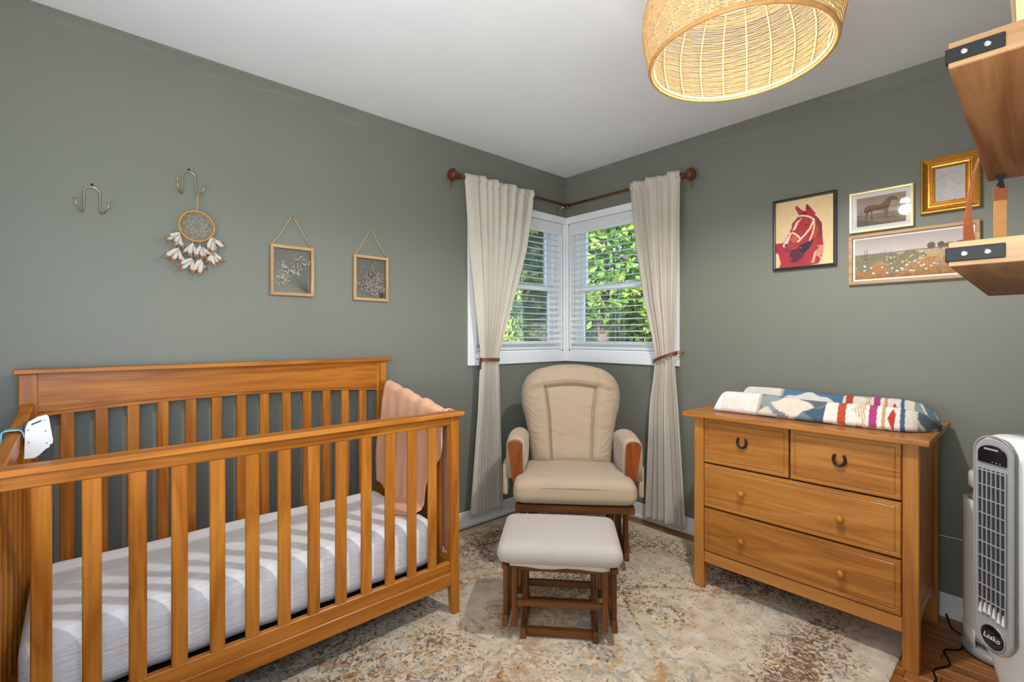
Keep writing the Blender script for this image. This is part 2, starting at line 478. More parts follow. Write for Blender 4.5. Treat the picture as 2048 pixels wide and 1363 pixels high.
def wall_with_hole(name, f, s0, s1, o0, o1, z0, z1):
    """f(sa,sb,za,zb)->box bounds"""
    bm = bmesh.new()
    for sa, sb, za, zb in ((s0, o0, -.1, H), (o1, s1, -.1, H), (o0, o1, -.1, z0), (o0, o1, z1, H)):
        add_box(bm, *f(sa, sb), za, zb)
    return struct(mk(name, bm, M['wall']))
wall_with_hole('wall_left', lambda a, b: (-b, -a, 0, TH), -TH, -XB + TH, O0, O1, OZ0, OZ1)
wall_with_hole('wall_right', lambda a, b: (0, TH, -b, -a), 0, -YF + TH, O0, O1, OZ0, OZ1)
wall_with_hole('wall_front', lambda a, b: (a, b, YF - TH, YF), XB - TH, 0, -3.18, -2.14, 1.02, 2.08)
bm = bmesh.new()
for ya, yb, za, zb in ((YF, -2.42, -.1, H), (-1.30, 0, -.1, H), (-2.42, -1.30, 2.12, H)): add_box(bm, XB - TH, XB, ya, yb, za, zb)
struct(mk('wall_back', bm, M['wall']))
# unseen hall shell, added to keep the sun out of the doorway
bm = bmesh.new()
add_box(bm, XB - 1.2, XB - TH, -2.75, -2.62, -.1, H); add_box(bm, XB - 1.2, XB - TH, -1.05, -.95, -.1, H)
add_box(bm, XB - 1.3, XB - 1.2, -2.75, -.95, -.1, H); add_box(bm, XB - 1.3, XB - TH, -2.75, -.95, H, H + .1)
struct(mk('wall_hall', bm, M['trim']))
# casing of the unseen doorway, added for the fill light
d1 = struct(thing('door_1', '', '', (XB, -1.86, 0)))
for k in ('label', 'category'): del d1[k]
for a, b in ((-2.49, -2.42), (-1.30, -1.23)): bx(d1, 'casing', XB, XB + .018, a, b, 0, 2.12, M['trim'])
bx(d1, 'casing', XB, XB + .018, -2.49, -1.23, 2.12, 2.19, M['trim'])

# baseboards with a shoe strip
def baseboard(name, x0, x1, y0, y1, sx, sy):
    o = struct(bx(None, name, x0, x1, y0, y1, 0, .098, M['trim'], .004))
    bx(o, 'shoe_strip', x0 + min(sx, 0), x1 + max(sx, 0), y0 + min(sy, 0), y1 + max(sy, 0), 0, .018, M['trim'], .006, 2)
baseboard('baseboard_left', XB, 0, -.014, 0, 0, -.012)
baseboard('baseboard_right', -.014, 0, YF, -.014, -.012, 0)
baseboard('baseboard_front', XB, -.014, YF, YF + .014, 0, .012)

# ------------------------------------------------------------------ corner windows
def wmap(side):
    if side == 'L': return lambda s0, s1, d0, d1, z0, z1: (-s1, -s0, -d1, -d0, z0, z1)
    return lambda s0, s1, d0, d1, z0, z1: (-d1, -d0, -s1, -s0, z0, z1)
def window(side, idx):
    f = wmap(side)
    W = struct(thing('window_%d' % idx, '', '', (-.46, 0, 1.026) if side == 'L' else (0, -.46, 1.026)))
    for k in ('label', 'category'): del W[k]
    t = M['trim']; T = .952
    c0 = 0 if side == 'L' else .018
    bx(W, 'casing', *f(O1, T, 0, .018, 1.026, 2.126), t)
    bx(W, 'casing', *f(c0, O1, 0, .018, OZ1, 2.126), t)
    bx(W, 'casing', *f(c0, O1, 0, .020, 1.026, OZ0), t)
    bx(W, 'corner_casing', *f(c0, O0, 0, .018, OZ0, OZ1), t)
    j = .012
    bx(W, 'jamb', *f(O0, O0 + j, -TH, 0, OZ0, OZ1), t, .001); bx(W, 'jamb', *f(O1 - j, O1, -TH, 0, OZ0, OZ1), t, .001)
    bx(W, 'jamb', *f(O0, O1, -TH, 0, OZ1 - j, OZ1), t, .001); bx(W, 'sill', *f(O0, O1, -TH, 0, OZ0, OZ0 + j), t, .001)
    a, b = O0 + j, O1 - j; zb, zt = OZ0 + j, OZ1 - j; fw = .032
    bx(W, 'frame_side', *f(a, a + fw, -.125, -.052, zb, zt), t); bx(W, 'frame_side', *f(b - fw, b, -.125, -.052, zb, zt), t)
    a += fw; b -= fw; st = .046; mz = 1.578
    def sash(d0, d1, z0, z1, rb, rt):
        s = bx(W, 'sash', *f(a, a + st, d0, d1, z0, z1), t)
        bx(s, 'stile', *f(b - st, b, d0, d1, z0, z1), t)
        bx(s, 'rail', *f(a + st, b - st, d0, d1, z0, z0 + rb), t); bx(s, 'rail', *f(a + st, b - st, d0, d1, z1 - rt, z1), t)
        bx(s, 'pane', *f(a + st, b - st, (d0 + d1) / 2 - .002, (d0 + d1) / 2 + .002, z0 + rb, z1 - rt), M['pane'], 0)
    sash(-.120, -.090, mz - .02, zt, .036, .04)
    sash(-.086, -.056, zb, mz + .02, .062, .038)
    bx(W, 'sash_lift', *f(.30, .38, -.056, -.044, zb + .026, zb + .036), t, .003)
window('L', 1); window('R', 2)
# made-up window, unseen behind the camera, added to house a fill light
W3 = struct(thing('window_3', '', '', (-2.66, YF, 1.0)))
for k in ('label', 'category'): del W3[k]
for a in ((-3.25, -3.18, YF, YF + .018, .95, 2.15), (-2.14, -2.09, YF, YF + .018, .95, 2.15), (-3.18, -2.14, YF, YF + .018, .95, 1.02), (-3.18, -2.14, YF, YF + .018, 2.08, 2.15), (-3.18, -2.14, YF - .09, YF - .06, 1.53, 1.57)):
    bx(W3, 'casing', *a, M['trim'])
bx(W3, 'pane', -3.18, -2.14, YF - .08, YF - .074, 1.02, 2.08, M['pane'], 0)

def blind(side, label):
    f = wmap(side)
    s0, s1 = O0 + .016, O1 - .016
    B_ = thing('window_blind', label, 'blind', (-.46, .03, 1.12) if side == 'L' else (.03, -.46, 1.12), 0, 'white slatted blinds in the corner windows')
    bx(B_, 'headrail', *f(s0, s1, -.052, -.012, 2.01, 2.062), M['blind'])
    prof = [(-.010, 1.986), (.004, 1.986), (.008, 1.992), (.008, 2.004), (.002, 2.010), (.002, 2.016), (.009, 2.021), (.009, 2.034), (.003, 2.040), (.003, 2.046), (.011, 2.052), (.011, 2.068), (.006, 2.073), (-.010, 2.073)]
    e0 = O0 + .002 + (0 if side == 'L' else .012)
    if side == 'L': bm = prism_bm([(-d, z - 2.03) for d, z in prof], 'x', -O1 + .004, -e0); loc = (0, 0, 2.03)
    else: bm = prism_bm([(-d, z - 2.03) for d, z in prof], 'y', -O1 + .004, -e0); loc = (0, 0, 2.03)
    mk('valance', bm, M['blind'], B_, loc)
    # one slat mesh, gently crowned, shared by all
    bm = bmesh.new(); L = s1 - s0; K = 6; wd = .048
    rows = []
    for k in range(K + 1):
        q = -1 + 2 * k / K; rows.append((q * wd / 2, .0035 * (1 - q * q) - .0015))
    out = rows + [(p, h - .0028) for p, h in rows[::-1]]
    if side == 'L': bm = prism_bm(out, 'x', -L / 2, L / 2)
    else: bm = prism_bm(out, 'y', -L / 2, L / 2)
    me = bpy.data.meshes.new('slat'); bmesh.ops.recalc_face_normals(bm, faces=bm.faces); bm.to_mesh(me); bm.free(); me.materials.append(M['blind'])
    z = 1.166
    while z < 1.99:
        c = (-(s0 + s1) / 2, .028, z) if side == 'L' else (.028, -(s0 + s1) / 2, z)
        tilt = math.radians(6 + random.uniform(-1.2, 1.2))
        rot = (tilt, random.uniform(-.002, .002), 0) if side == 'L' else (random.uniform(-.002, .002), -tilt, 0)
        mk('slat', me, None, B_, c, rot=rot)
        z += .0437
    bx(B_, 'bottom_rail', *f(s0, s1, -.053, -.003, 1.120, 1.140), M['blind'], .003)
    for s in (.13, .46, .79):
        bm = bmesh.new()
        for d in (-.0045, -.0525):
            p = (-s, -d) if side == 'L' else (-d, -s)
            tube_bm([(p[0], p[1], -.44), (p[0], p[1], .44)], .0009, 5, bm=bm)
        mk('ladder_cord', bm, M['blind'], B_, (0, 0, 1.57))
    s = .075
    p = (-s, .002) if side == 'L' else (.002, -s)
    mk('tilt_wand', tube_bm([(p[0], p[1], -.3), (p[0], p[1], .3)], .003, 8), M['blind'], B_, (0, 0, 1.69))
blind('L', 'white slatted blind in the corner window left of the corner')
blind('R', 'white slatted blind in the corner window right of the corner')

# ================================================================== RUG
RX0, RX1, RY0, RY1 = -3.05, -.115, -2.118, -.052
nx, ny = 300, 214
gx = np.linspace(RX0, RX1, nx); gy = np.linspace(RY0, RY1, ny)
X, Y = np.meshgrid(gx, gy)
border = np.minimum(np.minimum(X - RX0, RX1 - X), np.minimum(Y - RY0, RY1 - Y))
cxr, cyr = (RX0 + RX1) / 2, (RY0 + RY1) / 2
low = vnoise(X * 2.2, Y * 2.2, 3, 3); mid = vnoise(X * 7, Y * 7, 5, 3)
brown = .25 + .9 * (low - .45); gold = .2 + .8 * (vnoise(X * 3, Y * 3, 9, 3) - .45); grey = .2 + .9 * (vnoise(X * 2.6, Y * 2.6, 17, 3) - .45)
band = np.exp(-((border - .22) / .10) ** 2); brown += .28 * band; gold += .15 * band
plain_zone = np.exp(-(((X + .95) / .22) ** 2 + ((Y + 1.55) / .42) ** 2)) + np.exp(-(((X + 1.35) / .3) ** 2 + ((Y + .75) / .12) ** 2)) + np.exp(-((border - .04) / .03) ** 2)
for k in (brown, gold, grey): k -= .22 * plain_zone
def motif(mx, my, rx, ry, rot=0.0):
    global brown, gold, grey
    c, s = math.cos(rot), math.sin(rot)
    u = ((X - mx) * c + (Y - my) * s) / rx; v = (-(X - mx) * s + (Y - my) * c) / ry
    r = np.hypot(u, v); a = np.arctan2(v, u)
    pet = 1 + .18 * np.cos(8 * a)
    ring = np.exp(-((r - pet) / .12) ** 2); core = np.exp(-(r / .45) ** 2); ring2 = np.exp(-((r - .62 * pet) / .1) ** 2)
    gold += .55 * ring; brown += .5 * ring2 + .1 * core; grey += .5 * core - .2 * ring
for mx in (-2.7, -2.25, -1.8, -1.35, -.9, -.45):
    for my in (-1.85, -1.35, -.85, -.32):
        motif(mx + random.uniform(-.06, .06), my + random.uniform(-.05, .05), random.uniform(.07, .12), random.uniform(.05, .09), random.uniform(0, 3))
sc_ = np.abs(Y - cyr - .22 * np.sin((X - cxr) * 6.5) - .30); gold += .4 * np.exp(-(sc_ / .018) ** 2)
sc_ = np.abs(Y - cyr + .22 * np.sin((X - cxr) * 6.5) + .30); gold += .4 * np.exp(-(sc_ / .018) ** 2); brown += .25 * np.exp(-(sc_ / .012) ** 2)
cols = np.clip(np.stack([np.minimum(brown, .52), np.minimum(gold, .62), np.minimum(grey, .62)], -1), 0, 1)
m, nt, b = new_mat('distressed_wool_rug'); M['rug'] = m
at = N(nt, 'ShaderNodeAttribute', attribute_name='Col'); sp = N(nt, 'ShaderNodeSeparateColor'); nt.links.new(at.outputs['Color'], sp.inputs[0])
tc = N(nt, 'ShaderNodeTexCoord')
base = N(nt, 'ShaderNodeTexNoise', Scale=14.0, Detail=5.0); nt.links.new(tc.outputs['Object'], base.inputs['Vector'])
cur = ramp(nt, base.outputs[0], [(.3, S(190, 174, 150)), (.52, S(212, 198, 176)), (.72, S(224, 214, 198))]).outputs[0]
def speck(cur, chan, scale, colr, thr, soft, detail, dist):
    n = N(nt, 'ShaderNodeTexNoise', Scale=scale, Detail=detail, Distortion=dist, Roughness=.65)
    nt.links.new(tc.outputs['Object'], n.inputs['Vector'])
    a = N(nt, 'ShaderNodeMath', operation='MULTIPLY_ADD'); a.inputs[1].default_value = .34
    nt.links.new(sp.outputs[chan], a.inputs[0]); nt.links.new(n.outputs[0], a.inputs[2])
    mr = N(nt, 'ShaderNodeMapRange'); mr.inputs['From Min'].default_value = thr; mr.inputs['From Max'].default_value = thr + soft
    mr.inputs['To Max'].default_value = .85
    nt.links.new(a.outputs[0], mr.inputs['Value'])
    x = N(nt, 'ShaderNodeMixRGB'); nt.links.new(mr.outputs[0], x.inputs[0]); nt.links.new(cur, x.inputs[1]); x.inputs[2].default_value = colr
    return x.outputs[0]
cur = speck(cur, 2, 22, S(150, 148, 144), .61, .12, 4, 1.2)
cur = speck(cur, 1, 26, S(190, 146, 96), .615, .10, 4, 1.5)
cur = speck(cur, 0, 30, S(120, 84, 64), .655, .05, 5, 2.0)
cur = speck(cur, 0, 70, S(92, 66, 56), .715, .04, 3, 1.0)
nt.links.new(cur, b.inputs['Base Color']); b.inputs['Roughness'].default_value = 1.0; b.inputs['Specular IOR Level'].default_value = .1
pile = N(nt, 'ShaderNodeTexNoise', Scale=260.0, Detail=2.0); nt.links.new(tc.outputs['Object'], pile.inputs['Vector'])
bump(nt, b, pile.outputs[0], .6, .004)
Z = np.full_like(X, .0085) - .006 * np.exp(-(border / .004) ** 2) + .0012 * mid
me = grid_mesh('area_rug', X - cxr, Y - cyr, Z - .001, cols)
rug = mk('area_rug', me, M['rug'], None, (cxr, cyr, .001), True)
tag(rug, 'cream distressed oriental area rug with brown and gold pattern', 'rug')
ZR = .0100

# ================================================================== CRIB
crib = thing('baby_crib', 'honey-stained wooden baby crib with slatted sides along the wall', 'crib', (-2.27, -.42, ZR))
FY = -.765; BY = -.09
FXL, FXR = -2.995, -1.568          # front outer ends
BXL, BXR = -2.960, -1.563          # back outer ends
cx_, cy_, cz_ = M['crib_x'], M['crib_y'], M['crib_z']
def leg_bm(w, d, h, taper=.72):
    bm = bmesh.new()
    levels = [(-h / 2, taper), (-h / 2 + .16, 1.0), (h / 2, 1.0)]
    rings = []
    for z, k in levels:
        x0 = w / 2 - w * k      # taper on the inner side
        rings.append([bm.verts.new(p) for p in ((x0, -d / 2, z), (w / 2, -d / 2, z), (w / 2, d / 2, z), (x0, d / 2, z))])
    for a, b in zip(rings, rings[1:]):
        for j in range(4): bm.faces.new([a[j], a[(j + 1) % 4], b[(j + 1) % 4], b[j]])
    bm.faces.new(rings[0][::-1]); bm.faces.new(rings[-1])
    bmesh.ops.recalc_face_normals(bm, faces=bm.faces)
    bmesh.ops.bevel(bm, geom=list(bm.edges), offset=.002, segments=1, affect='EDGES')
    return bm
o = mk('leg', leg_bm(.043, .036, .87 - ZR), cz_, crib, (FXR - .0215, FY + .018, (.87 + ZR) / 2))
bm = leg_bm(.043, .036, .87 - ZR)
for v in bm.verts: v.co.x *= -1
mk('leg', bm, cz_, crib, (FXL + .0215, FY + .018, (.87 + ZR) / 2))
bx(crib, 'leg', BXR - .053, BXR, BY, BY + .034, ZR, 1.083, cz_)
bx(crib, 'leg', BXL, BXL + .05, BY, BY + .034, ZR, 1.083, cz_)
bx(crib, 'top_cap', BXL - .012, BXR + .026, BY - .022, BY + .046, 1.083, 1.101, cx_, .003)
# headboard panel with arched lower edge
x0, x1 = BXL + .05, BXR - .053
pts = [(x0, 1.083), (x1, 1.083)]
for i in range(25):
    q = i / 24; x = x1 + (x0 - x1) * q
    pts.append((x, .930 + .026 * (1 - (2 * q - 1) ** 2)))
xm = (x0 + x1) / 2
bm = prism_bm([(u - xm, v - 1.0) for u, v in pts], 'y', -.013, .013)
hb = mk('headboard', bm, cx_, crib, (xm, BY + .017, 1.0))
# thin lower moulding following the arch
mp_ = [(x0 + (x1 - x0) * i / 24 - xm, -.0145, .946 + .026 * (1 - (2 * i / 24 - 1) ** 2) - 1.0) for i in range(25)]
mk('moulding', tube_bm(mp_, .0035, 6), cx_, hb, (xm, BY + .017, 1.0), True)
sl = rbox_bm(.039, .016, .72, .003); slat_b = bpy.data.meshes.new('slat'); sl.to_mesh(slat_b); sl.free(); slat_b.materials.append(cz_)
for i in range(13): mk('slat', slat_b, None, crib, (-2.8345 + i * .0951, BY + .017, .595))
bx(crib, 'lower_rail', x0, x1, BY + .004, BY + .03, .17, .245, cx_)
# front gate
bx(crib, 'top_cap', FXL - .012, FXR + .014, FY - .022, FY + .05, .870, .888, cx_, .003)
bx(crib, 'top_rail', FXL + .043, FXR - .043, FY + .004, FY + .03, .832, .870, cx_)
lr = bx(crib, 'lower_rail', FXL + .043, FXR - .043, FY + .006, FY + .03, .192, .240, cx_)
bx(lr, 'apron', FXL + .043, FXR - .043, FY + .001, FY + .024, .137, .194, cx_)
sl = rbox_bm(.041, .014, .60, .003); slat_f = bpy.data.meshes.new('slat'); sl.to_mesh(slat_f); sl.free(); slat_f.materials.append(cz_)
for i in range(13): mk('slat', slat_f, None, crib, (-2.8775 + i * .0982, FY + .014, .536))
# ends: swooped rail, slats, lower rail
def end_z(y):
    q = (y - (FY + .036)) / (BY - (FY + .036)); return .868 + .112 * max(q, 0) ** 1.15
for side in (0, 1):
    xb, xf = ((BXL + .024, FXL + .026) if side == 0 else (BXR - .026, FXR - .026))
    ys = [FY + .034 + (BY - FY - .034) * i / 16 for i in range(17)]
    bm = bmesh.new(); R_ = []
    xc, yc, zc = (xb + xf) / 2, (FY + BY) / 2, .90
    for y in ys:
        q = (y - ys[0]) / (ys[-1] - ys[0]); x = xf + (xb - xf) * q; z = end_z(y)
        R_.append([bm.verts.new((x + dx - xc, y - yc, z + dz - zc)) for dx, dz in ((-.017, -.048), (.017, -.048), (.017, -.004), (.013, 0), (-.013, 0), (-.017, -.004))])
    for a, b in zip(R_, R_[1:]):
        for j in range(6): bm.faces.new([a[j], a[(j + 1) % 6], b[(j + 1) % 6], b[j]])
    bm.faces.new(R_[0]); bm.faces.new(R_[-1][::-1])
    mk('end_rail', bm, cy_, crib, (xc, yc, zc))
    n = 7
    for i in range(n):
        y = ys[0] + (ys[-1] - ys[0]) * (i + 1.05) / (n + .55); q = (y - ys[0]) / (ys[-1] - ys[0])
        x = xf + (xb - xf) * q; zt = end_z(y) - .045
        bx(crib, 'slat', x - .008, x + .008, y - .021, y + .021, .235, zt, cz_)
    bx(crib, 'end_lower_rail', min(xb, xf) - .01, max(xb, xf) + .01, ys[0], ys[-1], .165, .24, cy_)
bx(crib, 'mattress_support', FXL + .06, FXR - .06, FY + .04, BY - .02, .196, .218, M['black'])

# mattress with fitted sheet
def mat_fn(x, y, z):
    if z > 0: z += .003 * math.sin(x * 9 + y * 5) + .002 * math.sin(y * 30)
    if y < -.25: y += .003 * math.sin(x * 26 + z * 14)
    return x, y, z
bm = cushion_bm(1.285, .585, .205, .055, 26, .008, mat_fn)
m, nt, b = new_mat('crinkled_white_sheet')
tc = N(nt, 'ShaderNodeTexCoord'); mp = N(nt, 'ShaderNodeMapping'); mp.inputs['Scale'].default_value = (14, 60, 120)
nt.links.new(tc.outputs['Object'], mp.inputs[0])
n1 = N(nt, 'ShaderNodeTexNoise', Scale=1.0, Detail=4.0, Distortion=.6); nt.links.new(mp.outputs[0], n1.inputs['Vector'])
r_ = ramp(nt, n1.outputs[0], [(.25, S(226, 226, 229)), (.6, S(240, 240, 242))]); nt.links.new(r_.outputs[0], b.inputs['Base Color'])
b.inputs['Roughness'].default_value = .95; b.inputs['Specular IOR Level'].default_value = .15
bump(nt, b, n1.outputs[0], .6, .006); M['sheet'] = m
mt = mk('crib_mattress', bm, M['sheet'], None, (-2.283, -.418, .3215), True)
tag(mt, 'white crib mattress with a crinkled fitted sheet', 'mattress')

# ------------------------------------------------------------------ peach blanket over the right end of the crib
nu, nv = 60, 70
U, V = np.meshgrid(np.linspace(0, 1, nu), np.linspace(0, 1, nv))
yy = -.175 - .545 * U
end = np.array([[end_z(min(max(q, FY + .036), BY)) for q in rw] for rw in yy])
# inside drop depends on u: long flap near the middle
flap = np.interp(U, [0, .18, .35, .48, .58, .72, .85, 1.0], [.50, .51, .56, .66, .64, .52, .28, .14])
outd = np.interp(U, [0, .2, .5, .75, .88, 1.0], [.30, .42, .58, .64, .64, .60])
top = .07
s = -flap + V * (flap + top + outd)              # arc length: <0 inside, 0..top over the rail, > outside
xr = BXR - .026
zz = np.where(s < 0, end + .006 + s * .985, np.where(s < top, end + .006 + .012 * np.sin(PI * np.clip(s / top, 0, 1)), end + .006 - (s - top)))
xx = np.where(s < 0, xr - .026, np.where(s < top, xr - .026 + .052 * np.clip(s / top, 0, 1), xr + .026))
ins = np.clip(-s / .5, 0, 1); outs = np.clip((s - top) / .5, 0, 1)
fold = np.sin(U * 19 + 1.2 * np.sin(V * 4)) * .6 + .4 * np.sin(U * 37 + 2 + 1.5 * V)
xx = xx - ins * (.010 + .040 * (fold * .5 + .5)) - .012 * np.minimum(1, ins * 6) * (fold * .5 + .5) + outs * .010 * (fold * .5 + .5)
yy = yy + .012 * ins * np.sin(U * 11 + 3 * ins) - .02 * ins ** 2 * (U - .3) + .01 * np.sin(s * 14) * np.minimum(1, np.abs(s) * 4)
zz = zz + np.where((s >= 0) & (s < top), .007 * fold + .005 * (vnoise(U * 6, V * 6, 5, 3) - .5), 0)
xx = xx + .010 * (vnoise(U * 7, V * 9, 15, 3) - .5) * np.minimum(1, ins * 5)
zz = np.where(s < 0, np.maximum(zz, .440 + .004 * fold), zz)
over = np.where(s < 0, np.maximum(0, -s * .985 - (end + .006 - .448)), 0)      # length that reaches the mattress spreads out on it
xx = xx - over * .78; yy = yy - over * .55
ctr = (-1.60, -.45, .75)
me = grid_mesh('blanket', xx - ctr[0], yy - ctr[1], zz - ctr[2])
bl = mk('blanket', me, M['peach'], None, ctr, True); solid(bl, .006, 0)
tag(bl, 'peach muslin blanket draped over the right end of the crib', 'blanket')

# ------------------------------------------------------------------ white gadget strapped to the left crib rail
g = thing('crib_soother', 'white plastic crib soother strapped to the left crib rail', 'crib soother', (-2.898, -.40, .845), math.radians(8), local=True)
pl = [(u_ * .74, v_2) for u_, v_2 in [(-.042, .0), (-.038, .092), (-.030, .110), (.0, .124), (.026, .128), (.032, .122), (.046, .045), (.044, .036), (.036, .034), (.034, .026), (.024, .022), (.004, .006), (-.012, -.002)]]
bm = prism_bm([(u, v - .06) for u, v in pl], 'y', -.006, .006, .003)
bp = mk('back_plate', bm, M['plastic'], g, (0, 0, .06))
mk('handle_slot', prism_bm([(-.012, -.004), (.011, .006), (.012, .011), (-.010, .002)], 'y', -.0006, .0006), M['blue'], bp, (-.004, -.0066, .103))
for u, v in ((-.030, .087), (.019, .112), (-.028, .048), (.022, .078), (.026, .040)):
    mk('screw', lathe_bm([(.0024, -.0008), (.0024, .0008)], 10, axis='y'), M['grey'], bp, (u * .74, -.0068, v))
bx(g, 'body', -.030, .024, .007, .030, .006, .108, M['blue'], .006, 2)
bm = strip_bm([(-.026, .020, .06), (-.029, .024, .074), (-.031, .026, .081), (-.037, .028, .086), (-.053, .030, .0868), (-.068, .032, .086), (-.0745, .033, .081), (-.0755, .033, .04)], (.004, .030, 0), .0036)
mk('strap', bm, M['lblue'], g, (0, 0, 0))

# ================================================================== DRESSER
dr = thing('dresser', 'honey pine four-drawer dresser with turned knobs and horseshoe pulls', 'dresser', (-.345, -1.76, 0))
DX = -.58; ya, yb = -1.338, -2.184
dx_, dy_, dz_ = M['dress_x'], M['dress_y'], M['dress_z']
bx(dr, 'top', -.612, -.012 - .02, -2.216, -1.294, .828, .850, dy_, .005, 2)
bx(dr, 'leg', DX, DX + .044, ya - .048, ya, ZR, .828, dz_); bx(dr, 'leg', DX, DX + .044, yb, yb + .048, 0, .828, dz_)
bx(dr, 'leg', -.118, -.074, ya - .048, ya, 0, .828, dz_); bx(dr, 'leg', -.118, -.074, yb, yb + .048, 0, .828, dz_)
for y0 in (ya - .030, yb + .012): bx(dr, 'side_panel', DX + .044, -.118, y0, y0 + .018, .20, .828, dz_, .001)
for y0 in (ya - .034, yb + .010):
    pts = [(DX + .044, .205), (-.118, .205)] + [(-.118 + (DX + .044 + .118) * i / 12, .115 + .05 * math.sin(PI * i / 12)) for i in range(13)]
    xm = (DX - .074) / 2
    mk('side_rail', prism_bm([(u - xm, v - .16) for u, v in pts], 'y', 0, .022), dx_, dr, (xm, y0, .16))
bx(dr, 'apron', DX + .006, DX + .028, yb + .048, ya - .048, .132, .186, dy_)
bx(dr, 'back_panel', -.092, -.084, yb + .048, ya - .048, .14, .828, dy_, .001)
bx(dr, 'bottom_panel', DX + .03, -.094, yb + .048, ya - .048, .172, .184, dy_, .001)
bx(dr, 'case_lining', DX + .050, DX + .056, yb + .05, ya - .05, .187, .826, M['dark'], 0)
def drawer(y0, y1, z0, z1):
    w_, h_ = y1 - y0 - .005, z1 - z0 - .006
    bm = bmesh.new(); bmesh.ops.create_cube(bm, size=1)
    for v in bm.verts: v.co = Vector((v.co.x * .022, v.co.y * w_, v.co.z * h_))
    bm.faces.ensure_lookup_table()
    fr = min(bm.faces, key=lambda f: f.calc_center_median().x)
    bmesh.ops.bevel(bm, geom=list(fr.edges), offset=.003, segments=2, affect='EDGES')
    bm.faces.ensure_lookup_table()
    fr = max((f for f in bm.faces if f.normal.x < -.9), key=lambda f: f.calc_area())
    bmesh.ops.inset_region(bm, faces=[fr], thickness=.017, depth=0)
    bmesh.ops.inset_region(bm, faces=[fr], thickness=.003, depth=-.0026)
    bmesh.ops.inset_region(bm, faces=[fr], thickness=.004, depth=.0026)
    return mk('drawer', bm, dy_, dr, (DX + .013, (y0 + y1) / 2, (z0 + z1) / 2))
Ya, Yb = ya - .049, yb + .049
d_a = drawer(-1.760, Ya, .612, .826); d_b = drawer(Yb, -1.762, .612, .826)
d_c = drawer(Yb, Ya, .400, .610); d_d = drawer(Yb, Ya, .188, .398)
def horseshoe(parent, y, z):
    pts = []
    for i in range(21):
        a = -PI * .5 + (i / 20 - .5) * 2 * math.radians(138)
        pts.append((-.007, .020 * math.cos(a), .024 * math.sin(a)))
    bm = tube_bm(pts, [.0055] * 21, 8)
    for v in bm.verts: v.co.x = -.007 + (v.co.x + .007) * .9
    h = mk('horseshoe_pull', bm, M['iron'], parent, (DX, y, z), True)
    for i in (3, 7, 13, 17):
        mk('nail', lathe_bm([(.0022, 0), (.0022, .002), (.001, .003)], 8, axis='x'), M['black'], h, (DX + pts[i][0] - .0068, y + pts[i][1], z + pts[i][2]))
horseshoe(d_a, -1.568, .737); horseshoe(d_b, -1.942, .731)
kprof = [(.006, 0), (.0065, -.006), (.009, -.010), (.0145, -.016), (.0155, -.021), (.0135, -.026), (.008, -.029), (.001, -.030)]
for d, y, z in ((d_c, -1.566, .505), (d_c, -1.945, .499), (d_d, -1.567, .290), (d_d, -1.947, .284)):
    mk('knob', lathe_bm(kprof, 20, axis='x'), M['crib_x'], d, (DX + .003, y, z), True)

# ------------------------------------------------------------------ changing pad with printed cover
nu, nv = 240, 340          # u around the section, v along the length
L0, L1 = -1.395, -2.212
v_ = np.linspace(0, 1, nv); u_ = np.linspace(0, 1, nu, endpoint=False)
U, V = np.meshgrid(u_, v_)
Wd = .405
def top_h(q, v):         # contoured section, q in -1 (front) .. 1 (rear)
    a = np.abs(q)
    wall = .105 * np.exp(-((a - .80) / .26) ** 2); floor_ = .052
    hgt = np.maximum(wall, floor_ * np.ones_like(q))
    hgt = floor_ + (hgt - floor_) * 1.0
    return hgt
# param: first 70 % of u is the top from front to rear, the rest the underside
tq = np.clip(U / .72, 0, 1); bq = np.clip((U - .72) / .28, 0, 1)
ontop = U < .72
q = np.where(ontop, -1 + 2 * tq, 1 - 2 * bq)
edge = (1 - np.abs(q) ** 7) ** .55
endc = np.minimum(1, np.sqrt(np.clip(1 - ((V - .5) / .5) ** 14, 0, 1)))
endr = np.where(V > .5, np.sqrt(np.clip(1 - np.clip((V - .80) / .20, 0, 1) ** 2.4, 0, 1)), np.sqrt(np.clip(1 - np.clip((.06 - V) / .06, 0, 1) ** 2.4, 0, 1)))
wr = np.where(V > .5, np.sqrt(np.clip(1 - (np.clip((V - .78) / .22, 0, 1)) ** 3.0, 0.02, 1)), 1.0)
hh = np.where(ontop, top_h(q, V) * edge * endr, 0.0)
rise = 1 + .06 * np.sin(V * 5) - .12 * np.exp(-((V - .5) / .2) ** 2)
wr2 = .0055 * np.sin(V * 70 + 22 * U + 3 * np.sin(V * 13)) * np.exp(-((q + .98) / .10) ** 2) * np.where(ontop, 1, 0)
Zp = hh * rise + wr2 * edge * endr + np.where(ontop, .012 * (1 - endr * edge), .0)
Xp = q * Wd / 2 * wr + np.where(ontop, -.012 * np.exp(-((q + 1) / .25) ** 2) * endr, 0)
Yp = L0 + (L1 - L0) * V + .010 * np.sin(q * 3)
